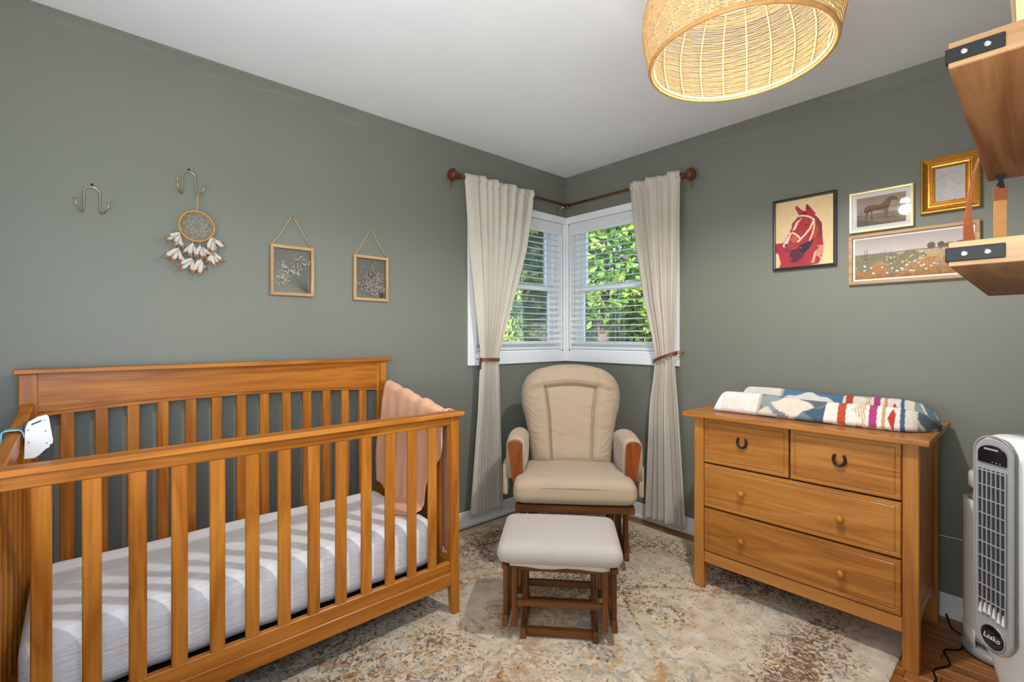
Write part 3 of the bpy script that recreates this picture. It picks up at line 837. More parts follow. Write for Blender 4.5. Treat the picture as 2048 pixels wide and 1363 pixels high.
# print, laid out along the cloth's own surface
ds = np.sqrt(np.diff(Xp, axis=1) ** 2 + np.diff(Zp - wr2 * edge * endr, axis=1) ** 2); arc = np.concatenate([np.zeros((nv, 1)), np.cumsum(ds, 1)], 1)
kt = int(.72 * nu) - 1; arc = arc / np.maximum(arc[:, kt:kt + 1], 1e-4)
mid_row = arc[nv // 2]; arc = np.where(np.abs(V - .5) < .49, mid_row[None, :], arc)
q_geo = q; q = np.clip(arc * 2 - 1, -1, 1) + .02 * np.sin(V * 60)
colr = np.zeros(V.shape + (3,)); colr[:] = c3(226, 218, 212)
def setc(mask, rgb): colr[mask] = c3(*rgb)
g1 = V + .06 * (q < -.2) * (-.2 - q) * 0
setc((V > .245) & (V < .262), (196, 176, 156))
z1 = (V >= .262) & (V < .575)
a_ = (V - .262) / .3130
def diamond(ca, cq, ra, rq, rgb, zone=z1):
    setc(zone & (np.abs(a_ - ca) / ra + np.abs(q - cq) / rq < 1), rgb)
setc(z1, (92, 128, 156)); setc(z1 & (q < -.55), (124, 138, 142))
diamond(.48, .52, .46, .17, (226, 222, 220)); diamond(.95, .72, .34, .22, (84, 120, 150)); diamond(.42, .92, .4, .16, (210, 206, 204))
setc(z1 & (q < -.42), (118, 132, 138)); diamond(.08, -.52, .24, .24, (84, 118, 146)); diamond(.16, -.78, .24, .20, (142, 152, 148))
diamond(.48, -.36, .54, .17, (222, 208, 190)); diamond(.86, -.60, .26, .19, (92, 102, 106)); diamond(.50, -.80, .34, .22, (220, 206, 188)); diamond(.98, -.90, .3, .16, (74, 96, 116)); diamond(.12, -1.0, .2, .12, (214, 202, 186))
z2 = (V >= .575) & (V < .86)
setc(z2, (228, 220, 210))
sh = V + .03 * q
setc(z2 & (sh > .605) & (sh < .640), (184, 78, 60)); setc(z2 & (sh > .735) & (sh < .765), (172, 66, 120)); setc(z2 & (sh > .783) & (sh < .797), (196, 160, 112))
zig = (sh > .655) & (sh < .722) & (np.abs(((q * 3.2) % 1.0) - .5) * .10 + .66 < sh) & ((((sh - .655) * 120 + q * 10) % 1.4) < .7)
setc(z2 & zig, (196, 158, 96))
for cq in (-.85, -.42, .02, .42):
    setc(z2 & (np.abs((sh - .826) / .020) + np.abs(q - cq) / .17 < 1), (180, 66, 52))
z3 = V >= .845
setc(z3 & (sh > .862), (222, 212, 198)); setc((sh > .852) & (sh < .868) & (V > .8), (74, 100, 130))
fan_ = (np.sin((q * 4 + V * 22) * 2.2) > .1)
setc((sh > .91), (136, 146, 150)); setc((sh > .91) & fan_, (96, 110, 124)); setc((sh > .91) & (np.abs(np.sin((q * 4 + V * 22) * 1.1)) < .16), (214, 206, 192))
white_end = V < .045
setc(white_end, (238, 238, 240))
colr *= (0.80 + .12 * vnoise(V * 60, q * 20, 4, 2))[..., None]
ctr = (-.292, (L0 + L1) / 2, .851)
me = grid_mesh('changing_pad', Xp, Yp - ctr[1], Zp, colr, wrap_u=True)
cp = mk('changing_pad', me, M['padcol'], None, ctr, True)
bmx = bmesh.new(); bmx.from_mesh(me); bmesh.ops.holes_fill(bmx, edges=[e for e in bmx.edges if e.is_boundary]); bmesh.ops.recalc_face_normals(bmx, faces=bmx.faces); bmx.to_mesh(me); bmx.free()
me.polygons.foreach_set('use_smooth', [True] * len(me.polygons))
tag(cp, 'contoured changing pad in a colourful quilt-print cover on the dresser', 'changing pad')

# ================================================================== GLIDER CHAIR (local frame: faces -y, x to its right as seen from the front)
gx_, gy_, gz_ = M['glider_x'], M['glider_y'], M['glider_z']
CR = math.radians(-47)
ch = thing('glider_chair', 'cream cushioned glider rocking chair with brown wooden frame in the corner', 'rocking chair', (-.825, -.775, ZR), CR, local=True)
# seat cushion
def seat_fn(x, y, z):
    z += .020 * (-y / .28) * (1 if y < 0 else .6)
    if z > .03: z += .004 * math.sin(x * 22 + y * 9) * math.sin(y * 17)
    x *= 1.0 if y < -.1 else 1.0 - .10 * min(1, (y + .1) / .3)
    return x, y, z
mk('seat_cushion', cushion_bm(.605, .54, .118, .045, 18, .022, seat_fn), M['cream'], ch, (0, -.005, .425), True)
mk('seat_piping', tube_bm([(-.285, -.262, .462), (-.15, -.274, .470), (0, -.277, .472), (.15, -.274, .470), (.285, -.262, .462)], .003, 6), M['cream'], ch, (0, 0, 0), True)
# back cushion: outline and puffed front with sewn channels
nz, nxx = 140, 150
vv = np.linspace(0, 1, nz); hw_tab = ([0, .12, .3, .45, .58, .70, .80, .88, .94, .98, 1.0], [.232, .238, .252, .270, .292, .300, .292, .268, .226, .160, .090])
hw = np.interp(vv, *hw_tab)
Uq, Vq = np.meshgrid(np.linspace(-1, 1, nxx), vv)
HW = hw[:, None]; xs = Uq * HW
ht = Vq * .585 + .012 * np.where(Vq > .9, (1 - Uq ** 2), 0)
ee = np.clip(1 - np.abs(Uq) ** 5, 0, 1) ** .5 * np.clip(1 - (np.abs(Vq * 2 - 1)) ** 12, 0, 1) ** .5
inner_hw = np.interp(Vq, [0, .5, .76, 1.0], [.112, .128, .150, .150])
g_side = np.exp(-((np.abs(xs) - inner_hw) / .0055) ** 2) * (Vq < .775)
top_line = .755 + .03 * (1 - (xs / .15) ** 2)
g_top = np.exp(-((Vq - top_line) / .009) ** 2) * (np.abs(xs) < .16)
wrk = .009 * (vnoise(Uq * 2.5 + 5, Vq * 15, 41, 3) - .5) + .0016 * np.sin(Vq * 78 + 6 * vnoise(Uq * 4 + 9, Vq * 5, 12, 2) * 3) * np.exp(-((np.abs(Uq) - .82) / .16) ** 2) + .0022 * np.sin(Uq * 60) * np.exp(-((Vq - .97) / .05) ** 2)
bulge = .076 * ee + .020 * np.clip((np.abs(xs) - inner_hw) / .03, 0, 1) * ee + .024 * np.clip((Vq - top_line) / .05, 0, 1) * ee - .032 * np.maximum(g_side, g_top) * ee + 1.3 * wrk * ee
def recline(x, d, h): return x, .222 + h * .30 - d * .957, .455 + h * .957 - d * -.29
Xf, Yf, Zf = recline(xs, bulge, ht); Xk, Yk, Zk = recline(xs, -.045 * ee, ht)
me = grid_mesh('back_cushion', np.concatenate([Xf, Xk[::-1]], 0), np.concatenate([Yf, Yk[::-1]], 0), np.concatenate([Zf, Zk[::-1]], 0) - .75)
bmx = bmesh.new(); bmx.from_mesh(me); bmesh.ops.remove_doubles(bmx, verts=bmx.verts, dist=.0004); bmesh.ops.holes_fill(bmx, edges=[e for e in bmx.edges if e.is_boundary]); bmesh.ops.recalc_face_normals(bmx, faces=bmx.faces); bmx.to_mesh(me); bmx.free()
mk('back_cushion', me, M['cream'], ch, (0, 0, .75), True)
bx(ch, 'back_frame', -.24, .24, .275, .30, .39, .44, gx_)
for sx in (-1, 1):
    bm = tube_bm([(sx * .22, .285, .40), (sx * .235, .36, .62), (sx * .25, .44, .88)], .016, 8); mk('back_post', bm, gz_, ch)
# arms
for sx in (-1, 1):
    xo = sx * .288
    # wooden front upright: leans outward, rounded top
    out = []
    for i in range(9):
        a = PI * i / 8; out.append((xo + sx * .012 + .038 * math.cos(a), .648 + .026 * math.sin(a)))
    out += [(xo - sx * .004 - .028 if sx > 0 else xo + .004 - .028, .455), (xo - sx * .004 + .026 if sx > 0 else xo + .004 + .026, .455)]
    xm = sum(p[0] for p in out) / len(out)
    mk('arm_upright', prism_bm([(u - xm, v - .56) for u, v in out], 'y', -.012, .012, .004), M['arm_wood'], ch, (xm, -.145, .56))
    # padded sleeve: arch section swept back
    R_ = []; bm = bmesh.new()
    for k in range(15):
        t = k / 14; y = -.128 + .40 * t; lift = .012 * math.sin(PI * t) - .03 * t ** 2; bul = .004 * math.sin(PI * t)
        ring = []
        for i in range(13):
            a = PI * i / 12; ring.append((xo + sx * .012 * (1 - .5 * t) + (.047 + bul) * math.cos(a), y, .640 + lift + (.044 + bul) * math.sin(a)))
        lo = .47
        ring = [(ring[0][0], y, lo)] + [(ring[0][0] + .001, y, .56)] + ring + [(ring[-1][0] - .001, y, .56), (ring[-1][0], y, lo)]
        R_.append([bm.verts.new((p[0] - xo, p[1], p[2] - .56)) for p in ring])
    n = len(R_[0])
    for a, b_ in zip(R_, R_[1:]):
        for j in range(n): bm.faces.new([a[j], a[(j + 1) % n], b_[(j + 1) % n], b_[j]])
    bm.faces.new(R_[0]); bm.faces.new(R_[-1][::-1])
    mk('arm_pad', bm, M['cream'], ch, (xo, 0, .56), True)
    # hanging side pocket
    bm = cushion_bm(.030, .25, .165, .012, 8, 0, lambda x, y, z: (x + .006 * math.sin(y * 20), y, z + .008 * math.sin(y * 18)))
    mk('side_pocket', bm, M['cream'], ch, (xo + sx * .060, .0, .468), True)
    bx(ch, 'arm_post', xo - .016, xo + .016, .18, .21, .36, .60, gz_)
    # swinging frame below the seat
    xs_ = sx * .268
    bx(ch, 'hanger', xs_ - .011, xs_ + .011, -.115, -.075, .09, .37, gz_); bx(ch, 'hanger', xs_ - .011, xs_ + .011, .14, .18, .09, .37, gz_)
    bx(ch, 'swing_rail', xs_ - .013, xs_ + .013, -.135, .20, .062, .105, gy_, .008, 2)
    xi = sx * .205
    bx(ch, 'base_runner', xi - .015, xi + .015, -.145, .30, 0, .042, gy_, .006, 2)
    bx(ch, 'base_post', xi - .012, xi + .012, -.02, .025, .03, .32, gz_); bx(ch, 'base_post', xi - .012, xi + .012, .11, .155, .03, .32, gz_)
    bx(ch, 'swing_link', xi + sx * .018, xi + sx * .032, -.05, -.02, .10, .34, gz_); bx(ch, 'swing_link', xi + sx * .018, xi + sx * .032, .165, .195, .10, .34, gz_)
bx(ch, 'seat_frame', -.292, .292, -.235, -.19, .336, .372, gx_); bx(ch, 'seat_frame', -.27, .27, .20, .245, .336, .372, gx_)
for x in (-.28, .258): bx(ch, 'seat_frame', x, x + .022, -.19, .20, .336, .372, gy_)
for y in (-.085, .22): bx(ch, 'cross_bar', -.19, .19, y, y + .03, .012, .036, gx_, .006, 2)
bx(ch, 'cross_bar', -.20, .20, .05, .085, .262, .300, gx_)

# ================================================================== OTTOMAN
OR = math.radians(-48.3)
ot = thing('glider_ottoman', 'cream padded gliding ottoman with brown wooden base in front of the chair', 'ottoman', (-1.300, -1.110, ZR), OR, local=True)
mk('cushion', cushion_bm(.492, .365, .078, .037, 18, .016, lambda x, y, z: (x, y, z)), M['ecru'], ot, (0, 0, .352), True)
bm = cushion_bm(.40, .30, .03, .013, 8, 0, lambda x, y, z: (x, y, z + (.004 * math.sin(x * 30) if z < 0 else 0)))
mk('cushion_lining', bm, M['curtain'], ot, (0, 0, .305), True)
for sx in (-1, 1):
    xo = sx * .215
    bx(ot, 'top_rail', xo - .012, xo + .012, -.155, .155, .288, .306, gy_)
    for y in (-.105, .085): bx(ot, 'hanger', xo - .010, xo + .010, y - .017, y + .017, .075, .29, gz_)
    bx(ot, 'swing_rail', xo - .012, xo + .012, -.145, .145, .052, .092, gy_, .009, 2)
    xm = sx * .178
    bx(ot, 'side_post', xm - .011, xm + .011, -.142, -.112, .052, .290, gz_); bx(ot, 'side_post', xm - .011, xm + .011, .105, .135, .052, .290, gz_)
    xi = sx * .143
    bx(ot, 'base_runner', xi - .012, xi + .012, -.130, .155, 0, .040, gy_, .006, 2)
    bx(ot, 'base_post', xi - .010, xi + .010, -.055, -.022, .03, .285, gz_); bx(ot, 'base_post', xi - .010, xi + .010, .045, .078, .03, .285, gz_)
    xl = sx * .160
    bx(ot, 'swing_link', xl - .006, xl + .006, -.118, -.090, .205, .288, gz_, .006, 2)
    for z, x0 in ((.262, .150), (.073, .196)):
        mk('bolt', lathe_bm([(.004, -.006), (.004, .006)], 10, axis='x'), M['chrome'], ot, (sx * x0, -.10, z), True)
bx(ot, 'cross_bar', -.205, .205, -.122, -.104, .268, .288, gx_)
bx(ot, 'cross_bar', -.167, .167, -.138, -.116, .135, .158, gx_, .006, 2)
bx(ot, 'cross_bar', -.131, .131, -.115, -.088, .006, .034, gx_, .007, 2)
bx(ot, 'cross_bar', -.133, .133, .05, .072, .120, .145, gx_, .005, 2)
bx(ot, 'cross_bar', -.131, .131, .11, .135, .008, .032, gx_, .006, 2)

# ================================================================== CURTAIN ROD AND CURTAINS
rod = thing('curtain_rod', 'dark walnut corner curtain rod with round ridged finials', 'curtain rod', (-.09, -.09, 2.19))
mk('pole', tube_bm([(-1.02, 0, 0), (0, 0, 0)], .0095, 12), M['rodwood'], rod, (-.09, -.09, 2.19), True)
mk('pole', tube_bm([(0, 0, 0), (0, -.96, 0)], .0095, 12), M['rodwood'], rod, (-.09, -.09, 2.19), True)
mk('corner_joint', lathe_bm([(.004, -.02), (.013, -.016), (.0145, 0), (.013, .016), (.004, .02)], 14), M['rodwood'], rod, (-.09, -.09, 2.19), True)
fp = [(.010, 0), (.017, .002), (.019, .010), (.013, .014), (.012, .020), (.019, .024), (.021, .030), (.015, .036), (.022, .042), (.033, .052), (.037, .064), (.034, .076), (.024, .086), (.010, .090), (.001, .091)]
def finial(axis, sgn, loc):
    bm = lathe_bm([(r, sgn * h) for r, h in fp], 24, axis=axis)
    for v in bm.verts:      # ridged ball
        h = abs(v.co['xy'.index(axis)])
        if h > .045:
            a = math.atan2(v.co.z, v.co.y if axis == 'x' else v.co.x); k = 1 + .05 * math.cos(12 * a)
            v.co.z *= k
            if axis == 'x': v.co.y *= k
            else: v.co.x *= k
    mk('finial', bm, M['rodwood'], rod, loc, True)
finial('x', -1, (-1.065, -.09, 2.19)); finial('y', -1, (-.09, -1.005, 2.185))
for p, q in (((-1.085, -.09, 2.178), (-1.085, 0, 2.178)), ((-.09, -1.03, 2.172), (0, -1.03, 2.172)), ((-.12, -.09, 2.178), (-.12, 0, 2.178))):
    P_, Q_ = Vector(p), Vector(q)
    b_ = mk('bracket', tube_bm([(0, 0, 0), (Q_ - P_) * .5 + Vector((0, 0, -.006)), Q_ - P_], .006, 8), M['brass'], rod, p, True)
    dd = (Q_ - P_).normalized()
    bm = rbox_bm(.022 if abs(dd.y) > .5 else .004, .022 if abs(dd.x) > .5 else .004, .06, .001)
    mk('wall_plate', bm, M['brass'], b_, Q_ - dd * .003 + Vector((0, 0, -.012)))

def curtain(side, tab, nf, amp, label, seed):
    nz_, ns_ = 120, 180
    z0, z1 = tab[-1][0], tab[0][0]
    zz = np.linspace(z1, z0, nz_); u = np.linspace(0, 1, ns_)
    zt = [t[0] for t in tab][::-1]
    Lc = np.interp(zz, zt, [t[1] for t in tab][::-1]); Rc = np.interp(zz, zt, [t[2] for t in tab][::-1])
    k_ = np.array([1, 4, 6, 4, 1]) / 16.
    for _ in range(4):
        Lp = np.pad(Lc, 2, 'edge'); Rp = np.pad(Rc, 2, 'edge'); Lc = np.convolve(Lp, k_, 'valid'); Rc = np.convolve(Rp, k_, 'valid')
    Am = np.interp(zz, zt, [t[3] for t in tab][::-1])
    U, Zg = np.meshgrid(u, zz)
    ph = 2 * PI * nf * (U + .035 * np.sin(U * 9 + seed) + .02 * np.sin(2 * PI * U * 2.3 + Zg * 1.1))
    w_ = np.sin(ph) + .30 * np.sin(2.1 * ph + 1.0 + Zg * .8)
    Sg = Lc[:, None] + (Rc - Lc)[:, None] * U + .35 * Am[:, None] * np.cos(ph) * .35
    wr = .0025 * np.sin(Zg * 60 + U * 40) * np.exp(-((Zg - 1.10) / .10) ** 2)
    Dg = .108 + Am[:, None] * w_ * .62 + wr
    # header: the cloth rises over the pole and gathers
    hd = np.exp(-((Zg - 2.19) / .016) ** 2); Dg += .010 * hd
    Dg -= .008 * np.exp(-((Zg - 2.165) / .010) ** 2)
    Zg = Zg + .006 * np.sin(ph * .5) * (Zg > 2.2) - .012 * (U - .5) * (Zg < .2) * 0
    ctr = ((-.75, -.1, 0) if side == 'L' else (-.1, -.88, 0)); ctr = (ctr[0], ctr[1], 1.1)
    if side == 'L': me = grid_mesh('curtain', -Sg - ctr[0], -Dg - ctr[1], Zg - ctr[2])
    else: me = grid_mesh('curtain', -Dg - ctr[0], -Sg - ctr[1], Zg - ctr[2])
    o = mk('curtain', me, M['curtain'], None, ctr, True); solid(o, .0022)
    tag(o, label, 'curtain', 'oatmeal curtains at the corner windows'); return o
curtain('L', [(2.222, .461, 1.047, .010), (2.10, .478, 1.036, .016), (1.80, .538, 1.005, .022), (1.45, .660, .958, .022), (1.22, .745, .930, .020), (1.07, .788, .912, .018), (.95, .783, .925, .022), (.80, .781, .930, .026), (.10, .751, 1.000, .028)], 8, .02, 'oatmeal curtain nearest the crib, tied back with a leather strap', 1)
curtain('R', [(2.222, .651, 1.013, .018), (2.10, .662, 1.012, .030), (1.78, .701, 1.003, .032), (1.45, .757, .990, .028), (1.22, .815, .982, .022), (1.09, .842, .972, .018), (.95, .828, .980, .024), (.80, .801, .993, .028), (.055, .764, 1.040, .030)], 5.5, .03, 'oatmeal curtain nearest the dresser, tied back with a leather strap', 4)
def tieback(side, sc, zc, slope, rs, rd, label, dc=.106):
    n = 28; pts = []
    for i in range(n + 1):
        a = 2 * PI * i / n
        s = sc + rs * math.cos(a); d = dc + rd * math.sin(a)
        z = slope * math.cos(a)
        pts.append((-s, -d, z) if side == 'L' else (-d, -s, z))
    base = (-sc, -dc, zc) if side == 'L' else (-dc, -sc, zc)
    t = thing('curtain_tieback', label, 'tieback', base, 0, 'leather curtain tiebacks')
    pts = [(p[0] - base[0], p[1] - base[1], p[2]) for p in pts]
    mk('strap', strip_bm(pts, (0, 0, .020), .003), M['leather'], t, base)
    if side == 'R':
        e = (-.06, -(sc + rs) + .012, zc + slope)
        mk('hook', tube_bm([(0, 0, 0), (.03, -.006, 0), (.06, -.006, 0)], .004, 8), M['brass'], t, e, True)
        mk('stud', lathe_bm([(.006, 0), (.006, .003), (.002, .005)], 12, axis='x'), M['brass'], t, (-dc - rd * .5 - .006, -sc - rs * .75, zc + slope * .7), True)
        mk('ring', tube_bm([(0, .010 * math.cos(2 * PI * i / 14), .010 * math.sin(2 * PI * i / 14)) for i in range(14)], .002, 6, True), M['brass'], t, (e[0] - .006, e[1] - .004, e[2]), True)
    else:
        mk('strap_end', strip_bm([(0, 0, 0), (-.006, -.004, -.03), (-.004, -.002, -.062)], (0, .016, 0), .003), M['leather'], t, (-(sc + rs) - .002, -dc, zc + slope), False)
        mk('hook', tube_bm([(0, 0, 0), (0, .05, 0), (0, .1, 0)], .004, 8), M['brass'], t, (-(sc + rs) + .035, -dc + .006, zc + slope), True)
tieback('L', .850, 1.068, .002, .074, .040, 'brown leather tieback around the curtain nearest the crib')
tieback('R', .907, 1.085, .030, .079, .042, 'brown leather tieback around the curtain nearest the dresser')

# ================================================================== LEFT WALL: hooks, dreamcatcher, flower frames
def wall_hook(label, x, zt):
    t = thing('wall_hook', label, 'wall hook', (x, 0, zt), 0, 'double brass wall hooks')
    pts = [(-.048, -.050, -.060), (-.047, -.052, -.075), (-.043, -.046, -.090), (-.036, -.030, -.101), (-.028, -.016, -.102), (-.024, -.010, -.092), (-.0235, -.008, -.06), (-.0235, -.008, -.026)]
    for i in range(1, 10):
        a = PI - PI * i / 10; pts.append((.0235 * math.cos(a), -.008, -.026 + .024 * math.sin(a)))
    pts += [(-p[0], p[1], p[2]) for p in pts[:8][::-1]]
    mk('wire', tube_bm(pts, .0029, 8), M['brass'], t, (x, 0, zt), True)
    for s in (-1, 1): mk('ball_tip', lathe_bm([(.001, -.005), (.0045, -.003), (.0052, 0), (.0045, .003), (.001, .005)], 12), M['brass'], t, (x + s * .048, -.050, zt - .057), True)
    mk('screw', lathe_bm([(.004, -.006), (.004, 0)], 10, axis='y'), M['iron'], t, (x, 0, zt + .008), True)
wall_hook('brass double wall hook with nothing hanging on it', -2.765, 1.795)
wall_hook('brass double wall hook holding the dreamcatcher', -2.450, 1.927)

dc = thing('dreamcatcher', 'small dreamcatcher with tan ring, thread web and white feathers', 'dreamcatcher', (-2.424, -.028, 1.69))
RC = Vector((-2.424, -.028, 1.69)); rr = .064
mk('ring', tube_bm([(rr * math.cos(2 * PI * i / 40), .004 * math.sin(4 * PI * i / 40), rr * math.sin(2 * PI * i / 40)) for i in range(40)], .0048, 8, True), M['ring'], dc, RC, True)
bm = bmesh.new(); prev = [(rr * math.cos(2 * PI * i / 8 + .2), 0, rr * math.sin(2 * PI * i / 8 + .2)) for i in range(8)]
for lv in range(4):
    cur_ = []
    for i in range(8):
        a, b_ = Vector(prev[i]), Vector(prev[(i + 1) % 8]); m_ = (a + b_) / 2 * (.84 - .05 * lv); cur_.append(tuple(m_))
        tube_bm([a, m_], .0006, 4, bm=bm); tube_bm([m_, b_], .0006, 4, bm=bm)
    prev = cur_
web = mk('web', bm, M['thread'], dc, RC)
mk('hanging_cord', tube_bm([(-.003, 0, .066), (-.001, -.005, .10), (.0, -.006, .132), (.003, -.008, .14), (.004, -.006, .128), (.002, 0, .066)], .0012, 5), M['rope'], dc, RC)
def feather(parent, p, ang, L, yo):
    bm = bmesh.new(); nn = 9; A, Bv = [], []
    for i in range(nn):
        t = i / (nn - 1); wv2 = L * .17 * math.sin(PI * min(1, .08 + t * .93)) ** .8 * (1 - .25 * t); cz = -L * t; curl = .25 * L * t * t
        rw = []
        for j in (-1, -.5, 0, .5, 1):
            jag = .002 * math.sin(i * 2.3 + j * 5)
            rw.append(bm.verts.new((j * wv2 + curl * .4 + jag, -abs(j) * wv2 * -.45 - curl * .5, cz - (.1 * L * abs(j)) * (t > .3))))
        A.append(rw)
    for i in range(nn - 1):
        for j in range(4):
            f = bm.faces.new([A[i][j], A[i][j + 1], A[i + 1][j + 1], A[i + 1][j]]); f.material_index = 1 if i >= 6 else 0
    o = mk('feather', bm, [M['feather'], M['feather_tip']], parent, p, True, rot=(yo, ang, random.uniform(-.7, .7))); solid(o, .0006)
for px_, pz_, n_, sp_ in ((-2.487, 1.648, 6, .9), (-2.491, 1.583, 5, .7), (-2.365, 1.644, 6, -.7), (-2.363, 1.584, 6, -.4), (-2.440, 1.612, 5, .25), (-2.413, 1.604, 5, -.2), (-2.442, 1.545, 5, .9), (-2.411, 1.545, 5, .2)):
    mk('bead', lathe_bm([(.001, -.005), (.004, -.003), (.0046, 0), (.004, .003), (.001, .005)], 10), M['bead'], dc, (px_, -.028, pz_ + .004), True)
    mk('cord', tube_bm([(0, 0, 0), (0, 0, .022)], .0008, 5), M['rope'], dc, (px_, -.028, pz_ + .005))
    for i in range(n_):
        feather(dc, (px_ + random.uniform(-.003, .003), -.028 - .004 * i + .003, pz_), sp_ * .45 + (i - (n_ - 1) / 2) * .34 + random.uniform(-.12, .12), random.uniform(.048, .068), random.uniform(-.15, .35))

def flower_frame(label, x0, x1, z0, z1, kind):
    t = thing('pressed_flower_frame', label, 'picture frame', ((x0 + x1) / 2, 0, z0), 0, 'pressed flower frames with rope hangers')
    w_ = .0155; y0, y1 = -.018, -.002
    bx(t, 'frame_rail', x0, x1, y0, y1, z1 - w_, z1, M['oak_x'], .0015); bx(t, 'frame_rail', x0, x1, y0, y1, z0, z0 + w_, M['oak_x'], .0015)
    bx(t, 'frame_stile', x0, x0 + w_, y0, y1, z0 + w_, z1 - w_, M['oak_z'], .0015); bx(t, 'frame_stile', x1 - w_, x1, y0, y1, z0 + w_, z1 - w_, M['oak_z'], .0015)
    bx(t, 'pane', x0 + w_, x1 - w_, -.0150, -.0140, z0 + w_, z1 - w_, M['pict_glass'], 0)
    xc = (x0 + x1) / 2; ap = z1 + .145
    mk('rope_hanger', tube_bm([(x0 + .008 - xc, -.010, 0), (x0 + .045 - xc, -.008, .052), (-.004, -.006, .143), (0, -.006, .147), (.004, -.006, .143), (x1 - .05 - xc, -.008, .062), (x1 - .008 - xc, -.010, 0)], .0026, 7), M['rope'], t, (xc, 0, z1 - .001), True)
    mk('nail', lathe_bm([(.003, -.010), (.0015, -.008), (.0015, 0)], 8, axis='y'), M['iron'], t, (xc, 0, z1 + .142))
    # pressed stems fan out from the lower right corner
    rs = random.Random(3 + kind); sb = bmesh.new(); fb = bmesh.new()
    root = Vector((x1 - w_ - .012, -.0095, z0 + w_ + .004)); ns = 11 if kind == 0 else 15
    for i in range(ns):
        a = math.radians(94 + (62 if kind == 0 else 66) * i / (ns - 1) + rs.uniform(-3, 3)); Lm = rs.uniform(.11, .19)
        tip = root + Vector((math.cos(a) * Lm, 0, math.sin(a) * Lm))
        tip.x = max(x0 + w_ + .008, min(x1 - w_ - .006, tip.x)); tip.z = max(z0 + w_ + .01, min(z1 - w_ - .03, tip.z))
        mid_ = (root + tip) / 2 + Vector((.008 * rs.uniform(-1, .4), 0, .006))
        tube_bm([root - t.location, mid_ - t.location, tip - t.location], .0009, 4, bm=sb)
        nb = 14 if kind == 0 else 46
        for k in range(nb):
            q = rs.uniform(.55, 1.05) if kind == 0 else rs.uniform(.3, 1.1)
            if kind == 0: q = rs.uniform(.82, 1.05)
            p = root.lerp(tip, q) + Vector((rs.gauss(0, .009), rs.uniform(-.002, .002), rs.gauss(0, .009)))
            p.x = max(x0 + w_ + .004, min(x1 - w_ - .004, p.x)); p.z = max(z0 + w_ + .004, min(z1 - w_ - .004, p.z)); p -= t.location
            s_ = rs.uniform(.0022, .0042); aa = rs.uniform(0, PI)
            vs = [fb.verts.new(p + Vector((s_ * math.cos(aa + j * PI / 2.5), rs.uniform(-.0008, .0008), s_ * math.sin(aa + j * PI / 2.5)))) for j in range(5)]
            fb.faces.new(vs)
    mk('stems', sb, M['stem'], t, t.location)
    o = mk('blossoms', fb, M['bloom'] if kind == 0 else M['bloom2'], t, t.location); o['kind'] = 'stuff'; solid(o, .0008)
flower_frame('pale wooden pressed flower frame with sparse stems, nearest the dreamcatcher', -2.126, -1.922, 1.414, 1.658, 0)
flower_frame('pale wooden pressed flower frame filled with dense blossoms, nearest the window', -1.715, -1.512, 1.410, 1.655, 1)

# ================================================================== RIGHT WALL PICTURES (local frame: x right, z up, -y out of the wall)
RW = math.radians(-90)
def ring_frame_bm(W_, H_, prof):
    bm = bmesh.new(); loops = []
    for t, d in prof:
        loops.append([bm.verts.new(p) for p in ((-W_ / 2 + t, -d, -H_ / 2 + t), (W_ / 2 - t, -d, -H_ / 2 + t), (W_ / 2 - t, -d, H_ / 2 - t), (-W_ / 2 + t, -d, H_ / 2 - t))])
    n = len(loops)
    for i in range(n):
        a, b_ = loops[i], loops[(i + 1) % n]
        for j in range(4): bm.faces.new([a[j], a[(j + 1) % 4], b_[(j + 1) % 4], b_[j]])
    return bm
def picture(label, yc, zc, W_, H_, prof, mat, inner, d_print, cols_fn, res, glass=None, mount=None, name='framed_picture', lean=0.0, relief=None):
    t = thing(name, label, 'picture', (-.001, yc, zc), RW, 'pictures above the dresser', local=True)
    fr = mk('frame', ring_frame_bm(W_, H_, prof), mat, t, (0, 0, 0))
    bx(t, 'backing', -W_ / 2 + .006, W_ / 2 - .006, -.004, -.001, -H_ / 2 + .006, H_ / 2 - .006, M['black'], 0)
    iw, ih = W_ - 2 * inner, H_ - 2 * inner
    if mount:
        bx(t, 'mount', -iw / 2, iw / 2, -d_print + .001, -.004, -ih / 2, ih / 2, M['mat_white'], 0)
        iw -= 2 * mount[0]; ih -= 2 * mount[1]
    nu_, nv_ = res
    u = np.linspace(0, 1, nu_); v = np.linspace(0, 1, nv_); U_, V_ = np.meshgrid(u, v)
    c = cols_fn(U_, V_, iw / ih)
    D_ = np.full_like(U_, -d_print - .0006) if relief is None else -d_print - .0006 - relief(U_, V_)
    me = grid_mesh('print', (U_ - .5) * iw, D_, (.5 - V_) * ih, c)
    mk('print', me, M['pcol'], t, (0, 0, 0))
    if glass:
        g_ = W_ / 2 - inner + .002; h_ = H_ / 2 - inner + .002
        bx(t, 'pane', -g_, g_, -glass - .001, -glass, -h_, h_, M['pict_glass'], 0)
    return t

